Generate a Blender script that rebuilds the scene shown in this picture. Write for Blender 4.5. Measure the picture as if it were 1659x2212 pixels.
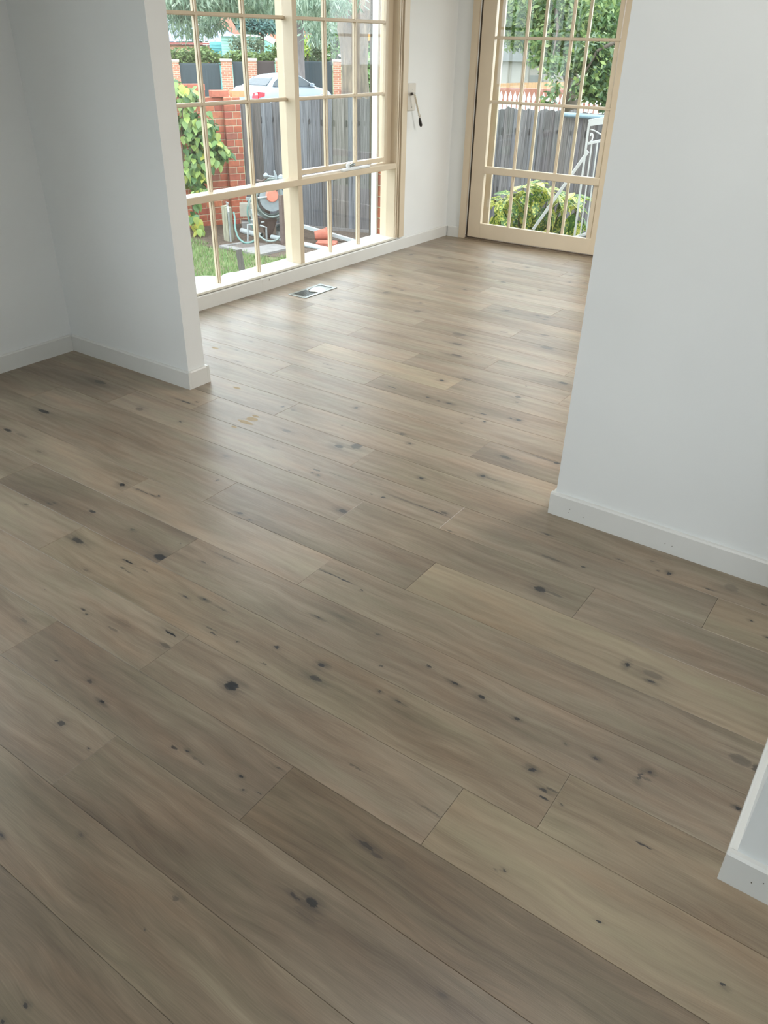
import bpy, bmesh, math, random
from math import sin, cos, pi, radians, atan2, hypot
from mathutils import Vector, Matrix
for o in list(bpy.data.objects): bpy.data.objects.remove(o)
SC = bpy.context.scene
COL = SC.collection
RND = random.Random(7)

# ------------------------------------------------------------------ camera
YAW, PITCH, ROLL, FPX, CAMH = -0.601350601, 0.548489918, -0.0213900873, 1670.76, 1.5304
def cam_axes():
    f = Vector((sin(YAW)*cos(PITCH), cos(YAW)*cos(PITCH), -sin(PITCH)))
    r = Vector((cos(YAW), -sin(YAW), 0)); d = f.cross(r)
    r2 = r*cos(ROLL) + d*sin(ROLL); d2 = d*cos(ROLL) - r*sin(ROLL)
    return r2, d2, f
RX, DX, FX = cam_axes()
CAM = Vector((0, 0, CAMH))
cd = bpy.data.cameras.new('camera'); cam = bpy.data.objects.new('camera', cd); COL.objects.link(cam)
m = Matrix((RX, -DX, -FX)).transposed().to_4x4(); m.translation = CAM; cam.matrix_world = m
cd.sensor_fit = 'HORIZONTAL'; cd.sensor_width = 36; cd.lens = FPX/1659*36; cd.clip_start = .02; cd.clip_end = 400
SC.camera = cam
def ray(px, py): return RX*((px-829.5)/FPX) + DX*((py-1106)/FPX) + FX
def at(px, py, d):                      # point in the place seen at a photo position, d metres away horizontally
    r = ray(px, py); return CAM + r*(d/hypot(r.x, r.y))
def onz(px, py, z):
    r = ray(px, py); return CAM + r*((z-CAMH)/r.z)

# ------------------------------------------------------------------ world, exposure
W = bpy.data.worlds.new('overcast_sky'); SC.world = W; W.use_nodes = True
bg = W.node_tree.nodes['Background']; bg.inputs[0].default_value = (0.87, 0.94, 1.0, 1); bg.inputs[1].default_value = 3.0
vs = SC.view_settings; SC.display_settings.display_device = 'sRGB'
vs.view_transform = 'Standard'; vs.look = 'None'; vs.gamma = 1; vs.use_curve_mapping = False; vs.exposure = 0.82
FILL_FRONT, FILL_REAR = 11, 62  # power of the two added ceiling lights

# ------------------------------------------------------------------ materials
def newmat(name):
    m = bpy.data.materials.new(name); m.use_nodes = True; nt = m.node_tree
    return m, nt, nt.nodes['Principled BSDF']
def N(nt, t, **k):
    n = nt.nodes.new(t)
    for a, v in k.items(): setattr(n, a, v)
    return n
def L(nt, a, b): nt.links.new(a, b)
def ramp(nt, fac, stops):
    r = N(nt, 'ShaderNodeValToRGB'); e = r.color_ramp.elements
    while len(e) < len(stops): e.new(.5)
    for i, (p, c) in enumerate(stops): e[i].position = p; e[i].color = (*c, 1)
    L(nt, fac, r.inputs[0]); return r.outputs[0]
def coords(nt, scale=(1,1,1), rnd=0.0, kind='Object'):
    tc = N(nt, 'ShaderNodeTexCoord'); mp = N(nt, 'ShaderNodeMapping'); mp.inputs['Scale'].default_value = scale
    L(nt, tc.outputs[kind], mp.inputs[0])
    if rnd:
        oi = N(nt, 'ShaderNodeObjectInfo'); mu = N(nt, 'ShaderNodeMath', operation='MULTIPLY'); mu.inputs[1].default_value = rnd
        L(nt, oi.outputs['Random'], mu.inputs[0]); L(nt, mu.outputs[0], mp.inputs['Location'])
    return mp.outputs[0]
def noise(nt, vec, s, d=3, rough=.5):
    n = N(nt, 'ShaderNodeTexNoise'); n.inputs['Scale'].default_value = s; n.inputs['Detail'].default_value = d
    n.inputs['Roughness'].default_value = rough; L(nt, vec, n.inputs['Vector']); return n.outputs[0]
def mat(name, c, rough=.5, var=.0, scale=20, bump=0, metal=0, c2=None, stretch=(1,1,1), rnd=0, spec=.5, kind='Object'):
    m, nt, b = newmat(name)
    b.inputs['Roughness'].default_value = rough; b.inputs['Metallic'].default_value = metal
    b.inputs['Specular IOR Level'].default_value = spec
    c2 = c2 or tuple(x*(1-var) for x in c)
    v = coords(nt, stretch, rnd, kind); f = noise(nt, v, scale, 4)
    L(nt, ramp(nt, f, [(.3, c2), (.7, c)]), b.inputs['Base Color'])
    if bump:
        bp = N(nt, 'ShaderNodeBump'); bp.inputs['Strength'].default_value = bump; bp.inputs['Distance'].default_value = .01
        L(nt, f, bp.inputs['Height']); L(nt, bp.outputs[0], b.inputs['Normal'])
    return m
def rmat(name, cols, rough=.8, scale=30, bump=.3, stretch=(1,1,1), mixn=.35):
    """colour picked per object from cols, with grain noise on top"""
    m, nt, b = newmat(name); b.inputs['Roughness'].default_value = rough
    oi = N(nt, 'ShaderNodeObjectInfo')
    st = [(i/max(1, len(cols)-1), c) for i, c in enumerate(cols)]
    base = ramp(nt, oi.outputs['Random'], st)
    v = coords(nt, stretch, 31.0); f = noise(nt, v, scale, 5, .6)
    mx = N(nt, 'ShaderNodeMixRGB', blend_type='MULTIPLY'); mx.inputs[0].default_value = 1
    g = ramp(nt, f, [(.3, (1-mixn,)*3), (.7, (1+mixn*.3,)*3)])
    L(nt, base, mx.inputs[1]); L(nt, g, mx.inputs[2]); L(nt, mx.outputs[0], b.inputs['Base Color'])
    bp = N(nt, 'ShaderNodeBump'); bp.inputs['Strength'].default_value = bump; bp.inputs['Distance'].default_value = .005
    L(nt, f, bp.inputs['Height']); L(nt, bp.outputs[0], b.inputs['Normal'])
    return m
def leafmat(name, cols, rough=.45, trans=.35, obj=True):
    m, nt, b = newmat(name); b.inputs['Roughness'].default_value = rough
    if obj: f = N(nt, 'ShaderNodeObjectInfo').outputs['Random']
    else:   f = N(nt, 'ShaderNodeNewGeometry').outputs['Random Per Island']
    st = [(i/max(1, len(cols)-1), c) for i, c in enumerate(cols)]
    c = ramp(nt, f, st); L(nt, c, b.inputs['Base Color'])
    tr = N(nt, 'ShaderNodeBsdfTranslucent'); L(nt, c, tr.inputs[0]); mx = N(nt, 'ShaderNodeMixShader'); mx.inputs[0].default_value = trans
    L(nt, b.outputs[0], mx.inputs[1]); L(nt, tr.outputs[0], mx.inputs[2]); L(nt, mx.outputs[0], nt.nodes['Material Output'].inputs[0])
    return m
def glassmat(name, tint=(.97,.985,.98)):
    m, nt, b = newmat(name); nt.nodes.remove(b)
    t = N(nt, 'ShaderNodeBsdfTransparent'); t.inputs[0].default_value = (*tint, 1)
    g = N(nt, 'ShaderNodeBsdfGlossy'); g.inputs['Roughness'].default_value = .02
    ge = N(nt, 'ShaderNodeNewGeometry'); dt = N(nt, 'ShaderNodeVectorMath', operation='DOT_PRODUCT'); L(nt, ge.outputs['Incoming'], dt.inputs[0]); L(nt, ge.outputs['Normal'], dt.inputs[1])
    def mt(op, a, b=None):
        n_ = N(nt, 'ShaderNodeMath', operation=op)
        for i, x in enumerate((a, b)):
            if isinstance(x, (int, float)): n_.inputs[i].default_value = x
            elif x is not None: L(nt, x, n_.inputs[i])
        return n_.outputs[0]
    f = mt('ADD', mt('MULTIPLY', mt('POWER', mt('SUBTRACT', 1.0, mt('ABSOLUTE', dt.outputs['Value'])), 5.0), .9), .03)   # Schlick, the same from either side
    mx = N(nt, 'ShaderNodeMixShader'); L(nt, f, mx.inputs[0]); L(nt, t.outputs[0], mx.inputs[1]); L(nt, g.outputs[0], mx.inputs[2])
    L(nt, mx.outputs[0], nt.nodes['Material Output'].inputs[0]); return m
def brickwork(name, a, b_, mortar, scale=1.0, bw=.24, bh=.086):
    m, nt, b = newmat(name); b.inputs['Roughness'].default_value = .9
    v = coords(nt); br = N(nt, 'ShaderNodeTexBrick'); br.inputs['Scale'].default_value = 1
    for k, x in (('Color1', a), ('Color2', b_), ('Mortar', mortar)): br.inputs[k].default_value = (*x, 1)
    br.inputs['Mortar Size'].default_value = .008; br.inputs['Brick Width'].default_value = bw; br.inputs['Row Height'].default_value = bh
    sp = N(nt, 'ShaderNodeSeparateXYZ'); cb = N(nt, 'ShaderNodeCombineXYZ'); ad = N(nt, 'ShaderNodeMath', operation='ADD')
    L(nt, v, sp.inputs[0]); L(nt, sp.outputs[0], ad.inputs[0]); L(nt, sp.outputs[1], ad.inputs[1]); L(nt, ad.outputs[0], cb.inputs[0]); L(nt, sp.outputs[2], cb.inputs[1])
    L(nt, cb.outputs[0], br.inputs['Vector']); L(nt, br.outputs[0], b.inputs['Base Color']); return m

M = {}
M['wall'] = mat('wall_paint', (.80,.815,.805), .55, .03, 3, spec=.3)
M['ceiling'] = mat('ceiling_paint', (.82,.82,.81), .8, .02, 3)
M['skirting'] = mat('skirting_gloss_paint', (.72,.72,.69), .35, .03, 8)
M['cream'] = mat('cream_frame_paint', (.66,.555,.41), .35, .06, 6)
M['sill'] = mat('sky_whitened_sill', (.78,.75,.66), .35, .05, 6)  # whiter than the frame: sky reflection on the sill put into its colour
M['caulk'] = mat('dark_joint', (.10,.08,.06), .8, .2)
M['glass'] = glassmat('window_glass')
M['plate'] = mat('beige_plate', (.66,.62,.55), .45, .05)
M['chrome'] = mat('chrome', (.75,.74,.70), .22, .05, metal=.9)
M['black'] = mat('black_plastic', (.015,.012,.012), .35, .2)
M['white_metal'] = mat('white_powder_coat', (.80,.84,.86), .4, .04)
M['steel'] = mat('brushed_steel', (.34,.37,.36), .3, .1, metal=.8)
M['void'] = mat('dark_duct', (.03,.03,.03), .8, .3)

# ------------------------------------------------------------------ building helpers
def tag(o, label=None, cat=None, group=None, kind=None):
    if label: o['label'] = label
    if cat: o['category'] = cat
    if group: o['group'] = group
    if kind: o['kind'] = kind
    return o
def empty(name, loc=(0,0,0), rz=0.0, parent=None, **k):
    o = bpy.data.objects.new(name, None); COL.objects.link(o); o.location = loc; o.rotation_euler.z = rz; o.empty_display_size = .1
    if parent: o.parent = parent
    return tag(o, **k)
class MB:
    def __init__(s): s.v = []; s.f = []; s.m = []; s.cur = 0
    def add(s, vs_, fs):
        n = len(s.v); s.v += [tuple(v) for v in vs_]; s.f += [tuple(n+i for i in f) for f in fs]; s.m += [s.cur]*len(fs)
    def box(s, a, b, T=None):
        x0,y0,z0 = a; x1,y1,z1 = b
        P = [(x0,y0,z0),(x1,y0,z0),(x1,y1,z0),(x0,y1,z0),(x0,y0,z1),(x1,y0,z1),(x1,y1,z1),(x0,y1,z1)]
        if T is not None: P = [T @ Vector(p) for p in P]
        s.add(P, [(3,2,1,0),(4,5,6,7),(0,1,5,4),(1,2,6,5),(2,3,7,6),(3,0,4,7)])
    def bbox(s, a, b, r=.002):          # box with softened top and side edges
        x0,y0,z0 = a; x1,y1,z1 = b
        def ring(i, z): return [(x0+i,y0+i,z),(x1-i,y0+i,z),(x1-i,y1-i,z),(x0+i,y1-i,z)]
        P = ring(r,z0)+ring(0,z0+r)+ring(0,z1-r)+ring(r,z1); F = [(3,2,1,0),(12,13,14,15)]
        for k in range(3):
            for j in range(4): a_ = 4*k+j; b_ = 4*k+(j+1)%4; F.append((a_, b_, b_+4, a_+4))
        s.add(P, F)
    def beam(s, p, q, w, h=None, up=(0,0,1)):
        p, q = Vector(p), Vector(q); h = h or w; d = (q-p); ln = d.length; d.normalize()
        x = d.cross(Vector(up));
        if x.length < 1e-4: x = d.cross(Vector((1,0,0)))
        x.normalize(); y = x.cross(d)
        P = [p+x*a*w/2+y*b*h/2 for a,b in ((-1,-1),(1,-1),(1,1),(-1,1))]; P += [v+d*ln for v in P]
        s.add(P, [(0,1,2,3),(7,6,5,4),(0,4,5,1),(1,5,6,2),(2,6,7,3),(3,7,4,0)])
    def tube(s, pts, r, n=8, cap=True):
        pts = [Vector(p) for p in pts]; rs = r if isinstance(r, (list, tuple)) else [r]*len(pts)
        base = len(s.v); ref = None; V = []; F = []
        for i, p in enumerate(pts):
            d = (pts[min(i+1,len(pts)-1)]-pts[max(i-1,0)]).normalized()
            if ref is None:
                ref = d.cross(Vector((0,0,1)));
                if ref.length < .05: ref = d.cross(Vector((1,0,0)))
            x = (ref - d*ref.dot(d)).normalized(); ref = x; y = d.cross(x)
            V += [p + (x*cos(2*pi*k/n)+y*sin(2*pi*k/n))*rs[i] for k in range(n)]
        for i in range(len(pts)-1):
            for k in range(n): a = i*n+k; b = i*n+(k+1)%n; F.append((a, b, b+n, a+n))
        if cap: F.append(tuple(range(n-1,-1,-1))); F.append(tuple((len(pts)-1)*n+k for k in range(n)))
        s.add(V, F)
    def lathe(s, c, prof, n=24, cap=True):
        V = []; F = []; c = Vector(c)
        for r, z in prof: V += [c+Vector((r*cos(2*pi*k/n), r*sin(2*pi*k/n), z)) for k in range(n)]
        for i in range(len(prof)-1):
            for k in range(n): a = i*n+k; b = i*n+(k+1)%n; F.append((a, b, b+n, a+n))
        if cap: F.append(tuple(range(n-1,-1,-1))); F.append(tuple((len(prof)-1)*n+k for k in range(n)))
        s.add(V, F)
    def prism(s, poly, z0, z1):
        n = len(poly); P = [(x,y,z0) for x,y in poly]+[(x,y,z1) for x,y in poly]
        s.add(P, [tuple(range(n-1,-1,-1)), tuple(range(n,2*n))]+[(i,(i+1)%n,(i+1)%n+n,i+n) for i in range(n)])
    def build(s, name, mats, parent=None, smooth=False, loc=None, **k):
        me = bpy.data.meshes.new(name); me.from_pydata(s.v, [], s.f)
        for mm in (mats if isinstance(mats, (list, tuple)) else [mats]): me.materials.append(mm)
        if any(s.m): me.polygons.foreach_set('material_index', s.m)
        if smooth: me.polygons.foreach_set('use_smooth', [True]*len(me.polygons))
        me.update(); o = bpy.data.objects.new(name, me); COL.objects.link(o)
        if smooth: 
            try: me.set_sharp_from_angle(angle=radians(40))
            except Exception: pass
        if parent: o.parent = parent
        if loc is not None: o.location = loc
        return tag(o, **k)
def box(name, a, b, mt, parent=None, r=0, T=None, **k):
    q = MB(); c = [(a[i]+b[i])/2 for i in range(3)]; c[2] = min(a[2], b[2])
    a2 = [a[i]-c[i] for i in range(3)]; b2 = [b[i]-c[i] for i in range(3)]
    (q.bbox(a2, b2, r) if r else q.box(a2, b2)); return q.build(name, mt, parent, loc=c, **k)
def inst(name, mesh, loc, parent=None, rot=None, scale=None):
    o = bpy.data.objects.new(name, mesh); COL.objects.link(o); o.location = loc
    if rot is not None: o.rotation_euler = rot
    if scale is not None: o.scale = scale
    if parent: o.parent = parent
    return o

# ------------------------------------------------------------------ the room shell
CEIL = 2.7
S = dict(kind='structure')
WO, WA = Vector((-3.835, 3.44, 0)), pi/2-.018           # front window wall: origin and direction
DO, DA = Vector((-3.768, 6.415, 0)), .03                # door wall
# floor: sub-floor slab and boards
box('floor', (-3.95,-3.1,-.06), (3.3,6.75,-.016), mat('subfloor', (.10,.08,.06), .9, .3), **S)
FLOOR = bpy.data.objects['floor']
FLOOR_Z = FLOOR.location.copy()
GRP = None
def knot_group():
    g = bpy.data.node_groups.new('knot', 'ShaderNodeTree')
    for n_, t in (('P','NodeSocketVector'),('C','NodeSocketVector'),('Inv','NodeSocketVector'),('Dark','NodeSocketFloat'),('Acc','NodeSocketFloat'),('Streak','NodeSocketFloat')):
        g.interface.new_socket(n_, in_out='INPUT', socket_type=t)
    g.interface.new_socket('Acc', in_out='OUTPUT', socket_type='NodeSocketFloat')
    gi = N(g,'NodeGroupInput'); go = N(g,'NodeGroupOutput')
    sb = N(g,'ShaderNodeVectorMath',operation='SUBTRACT'); mu = N(g,'ShaderNodeVectorMath',operation='MULTIPLY'); ln = N(g,'ShaderNodeVectorMath',operation='LENGTH')
    L(g,gi.outputs[0],sb.inputs[0]); L(g,gi.outputs[1],sb.inputs[1]); L(g,sb.outputs[0],mu.inputs[0]); L(g,gi.outputs[2],mu.inputs[1]); L(g,mu.outputs[0],ln.inputs[0])
    a = N(g,'ShaderNodeMapRange',interpolation_type='SMOOTHSTEP'); b = N(g,'ShaderNodeMapRange',interpolation_type='SMOOTHSTEP')
    for nd,(x0,x1,y) in ((a,(1.25,.45,1.0)),(b,(3.4,.4,.62))):
        nd.inputs[1].default_value=x0; nd.inputs[2].default_value=x1; nd.inputs[3].default_value=0; nd.inputs[4].default_value=y
        L(g,ln.outputs['Value'],nd.inputs[0])
    # from/to reversed ranges are avoided: feed negated distance instead
    ng = N(g,'ShaderNodeMath',operation='MULTIPLY'); ng.inputs[1].default_value=-1; L(g,ln.outputs['Value'],ng.inputs[0])
    for nd,(x0,x1) in ((a,(-1.15,-.65)),(b,(-3.4,-.4))):
        nd.inputs[1].default_value=x0; nd.inputs[2].default_value=x1; L(g,ng.outputs[0],nd.inputs[0])
    hs_ = N(g,'ShaderNodeMath',operation='MULTIPLY'); L(g,b.outputs[0],hs_.inputs[0]); L(g,gi.outputs[5],hs_.inputs[1])
    mx = N(g,'ShaderNodeMath',operation='MAXIMUM'); L(g,a.outputs[0],mx.inputs[0]); L(g,hs_.outputs[0],mx.inputs[1])
    md = N(g,'ShaderNodeMath',operation='MULTIPLY'); L(g,mx.outputs[0],md.inputs[0]); L(g,gi.outputs[3],md.inputs[1])
    m2 = N(g,'ShaderNodeMath',operation='MAXIMUM'); L(g,md.outputs[0],m2.inputs[0]); L(g,gi.outputs[4],m2.inputs[1]); L(g,m2.outputs[0],go.inputs[0])
    return g
KG = knot_group()
def wood_group():
    """grain of brushed oak: inputs tone and local position; outputs colour, height, warped position"""
    g = bpy.data.node_groups.new('oak_grain', 'ShaderNodeTree')
    g.interface.new_socket('Tone', in_out='INPUT', socket_type='NodeSocketFloat')
    g.interface.new_socket('Warm', in_out='INPUT', socket_type='NodeSocketFloat')
    for n_, t in (('Color','NodeSocketColor'),('Height','NodeSocketFloat'),('P','NodeSocketVector'),('Streak','NodeSocketFloat')):
        g.interface.new_socket(n_, in_out='OUTPUT', socket_type=t)
    gi = N(g,'NodeGroupInput'); go = N(g,'NodeGroupOutput')
    tc = N(g,'ShaderNodeTexCoord'); oi = N(g,'ShaderNodeObjectInfo')
    rm = N(g,'ShaderNodeMath',operation='MULTIPLY'); rm.inputs[1].default_value = 57; L(g,oi.outputs['Random'],rm.inputs[0])
    ad = N(g,'ShaderNodeVectorMath',operation='ADD'); L(g,tc.outputs['Object'],ad.inputs[0]); L(g,rm.outputs[0],ad.inputs[1])
    def st(x,y,v=ad.outputs[0]):
        mp = N(g,'ShaderNodeMapping'); mp.inputs['Scale'].default_value = (x,y,1); L(g,v,mp.inputs[0]); return mp.outputs[0]
    # slow warp so that the grain wanders
    wn = N(g,'ShaderNodeTexNoise'); wn.inputs['Scale'].default_value = 1; wn.inputs['Detail'].default_value = 2; L(g,st(2.2,7),wn.inputs['Vector'])
    ws = N(g,'ShaderNodeVectorMath',operation='SCALE'); ws.inputs['Scale'].default_value = .07; L(g,wn.outputs['Color'],ws.inputs[0])
    wa = N(g,'ShaderNodeVectorMath',operation='ADD'); L(g,ad.outputs[0],wa.inputs[0]); L(g,ws.outputs[0],wa.inputs[1])
    big = noise(g, st(1.3,6.5,wa.outputs[0]), 1, 3, .55)
    mid = noise(g, st(3.0,34,wa.outputs[0]), 1, 4, .6)
    fine = noise(g, st(14,420,wa.outputs[0]), 1, 2, .6)
    pore = noise(g, st(30,260,wa.outputs[0]), 1, 2, .5)
    hue = noise(g, st(2.0,9), 1.3, 2, .5)
    wv = N(g,'ShaderNodeTexWave',wave_type='BANDS',bands_direction='Y'); wv.inputs['Scale'].default_value = 9; wv.inputs['Distortion'].default_value = 9
    wv.inputs['Detail'].default_value = 2; wv.inputs['Detail Scale'].default_value = .8; L(g,st(.35,1.0,wa.outputs[0]),wv.inputs['Vector'])
    def mth(op,a,b):
        n_ = N(g,'ShaderNodeMath',operation=op)
        for i,x in enumerate((a,b)):
            if isinstance(x,(int,float)): n_.inputs[i].default_value = x
            else: L(g,x,n_.inputs[i])
        return n_.outputs[0]
    v = mth('ADD', mth('MULTIPLY',big,.44), mth('MULTIPLY',mid,.31))
    v = mth('ADD', v, mth('MULTIPLY',fine,.20)); v = mth('ADD', v, mth('MULTIPLY',wv.outputs[1],.035))
    v = mth('ADD', v, gi.outputs['Tone'])
    c = ramp(g, v, [(.22,(.105,.078,.053)),(.42,(.215,.168,.120)),(.55,(.306,.247,.183)),(.72,(.408,.337,.248)),(.9,(.500,.420,.300))])
    # greenish-grey and pinkish drifts of the stain
    hc = ramp(g, hue, [(.30,(.945,1.0,.975)),(.5,(1,1,1)),(.72,(1.06,.985,.95))])
    mx = N(g,'ShaderNodeMixRGB',blend_type='MULTIPLY'); mx.inputs[0].default_value = 1; L(g,c,mx.inputs[1]); L(g,hc,mx.inputs[2])
    wc = N(g,'ShaderNodeMixRGB',blend_type='MULTIPLY'); L(g,gi.outputs['Warm'],wc.inputs[0]); L(g,mx.outputs[0],wc.inputs[1]); wc.inputs[2].default_value = (1.04,1.0,.86,1)
    L(g,wc.outputs[0],go.inputs[0])
    h = mth('ADD', mth('MULTIPLY',fine,.5), mth('MULTIPLY',mth('GREATER_THAN',pore,.56),-.35)); h = mth('ADD', h, mth('MULTIPLY',mid,.25)); L(g,h,go.inputs[1])
    sk = N(g,'ShaderNodeMapRange'); sk.inputs[1].default_value=.38; sk.inputs[2].default_value=.62; sk.inputs[3].default_value=1.0; sk.inputs[4].default_value=.12; L(g,mid,sk.inputs[0]); L(g,sk.outputs[0],go.inputs[3])
    # warped, un-offset local position for the knots
    kn = N(g,'ShaderNodeTexNoise'); kn.inputs['Scale'].default_value = 1; kn.inputs['Detail'].default_value = 5; L(g,st(60,150),kn.inputs['Vector'])
    ks = N(g,'ShaderNodeVectorMath',operation='MULTIPLY_ADD'); ks.inputs[1].default_value = (.024,.012,0); ks.inputs[2].default_value = (-.012,-.006,0); L(g,kn.outputs['Color'],ks.inputs[0])
    ka = N(g,'ShaderNodeVectorMath',operation='ADD'); L(g,tc.outputs['Object'],ka.inputs[0]); L(g,ks.outputs[0],ka.inputs[1])
    kz = N(g,'ShaderNodeVectorMath',operation='MULTIPLY'); kz.inputs[1].default_value = (1,1,0); L(g,ka.outputs[0],kz.inputs[0]); L(g,kz.outputs[0],go.inputs[2])
    return g
WG = wood_group()
def board_mat(knots, tone, warm, glue=None):
    m, nt, b = newmat('oak_board')
    b.inputs['Roughness'].default_value = .37; b.inputs['Specular IOR Level'].default_value = .72
    w = N(nt,'ShaderNodeGroup'); w.node_tree = WG; w.inputs[0].default_value = tone; w.inputs[1].default_value = warm
    acc = None
    for (x,y,a,c,d) in knots:
        k = N(nt,'ShaderNodeGroup'); k.node_tree = KG
        L(nt,w.outputs[2],k.inputs[0]); k.inputs[1].default_value = (x,y,0); k.inputs[2].default_value = (1/a,1/c,0); k.inputs[3].default_value = d; L(nt,w.outputs[3],k.inputs[5])
        if acc: L(nt,acc,k.inputs[4])
        acc = k.outputs[0]
    col = w.outputs[0]
    if acc:
        mx = N(nt,'ShaderNodeMixRGB'); L(nt,acc,mx.inputs[0]); L(nt,col,mx.inputs[1]); mx.inputs[2].default_value = (.012,.014,.018,1); col = mx.outputs[0]
    if glue:                            # a dull patch of dried glue left on the boards
        acc2 = None
        for (x,y,a,c,d) in glue:
            k = N(nt,'ShaderNodeGroup'); k.node_tree = KG
            L(nt,w.outputs[2],k.inputs[0]); k.inputs[1].default_value = (x,y,0); k.inputs[2].default_value = (1/a,1/c,0); k.inputs[3].default_value = d; L(nt,w.outputs[3],k.inputs[5])
            if acc2: L(nt,acc2,k.inputs[4])
            acc2 = k.outputs[0]
        st_ = N(nt,'ShaderNodeMath',operation='GREATER_THAN'); L(nt,acc2,st_.inputs[0]); st_.inputs[1].default_value = .4
        mx = N(nt,'ShaderNodeMixRGB'); L(nt,st_.outputs[0],mx.inputs[0]); L(nt,col,mx.inputs[1]); mx.inputs[2].default_value = (.46,.37,.24,1); col = mx.outputs[0]
        mr = N(nt,'ShaderNodeMath',operation='MULTIPLY_ADD'); L(nt,st_.outputs[0],mr.inputs[0]); mr.inputs[1].default_value = .4; mr.inputs[2].default_value = .37; L(nt,mr.outputs[0],b.inputs['Roughness'])
    L(nt,col,b.inputs['Base Color'])
    bp = N(nt,'ShaderNodeBump'); bp.inputs['Strength'].default_value = .22; bp.inputs['Distance'].default_value = .0012; L(nt,w.outputs[1],bp.inputs['Height']); L(nt,bp.outputs[0],b.inputs['Normal'])
    return m
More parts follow.
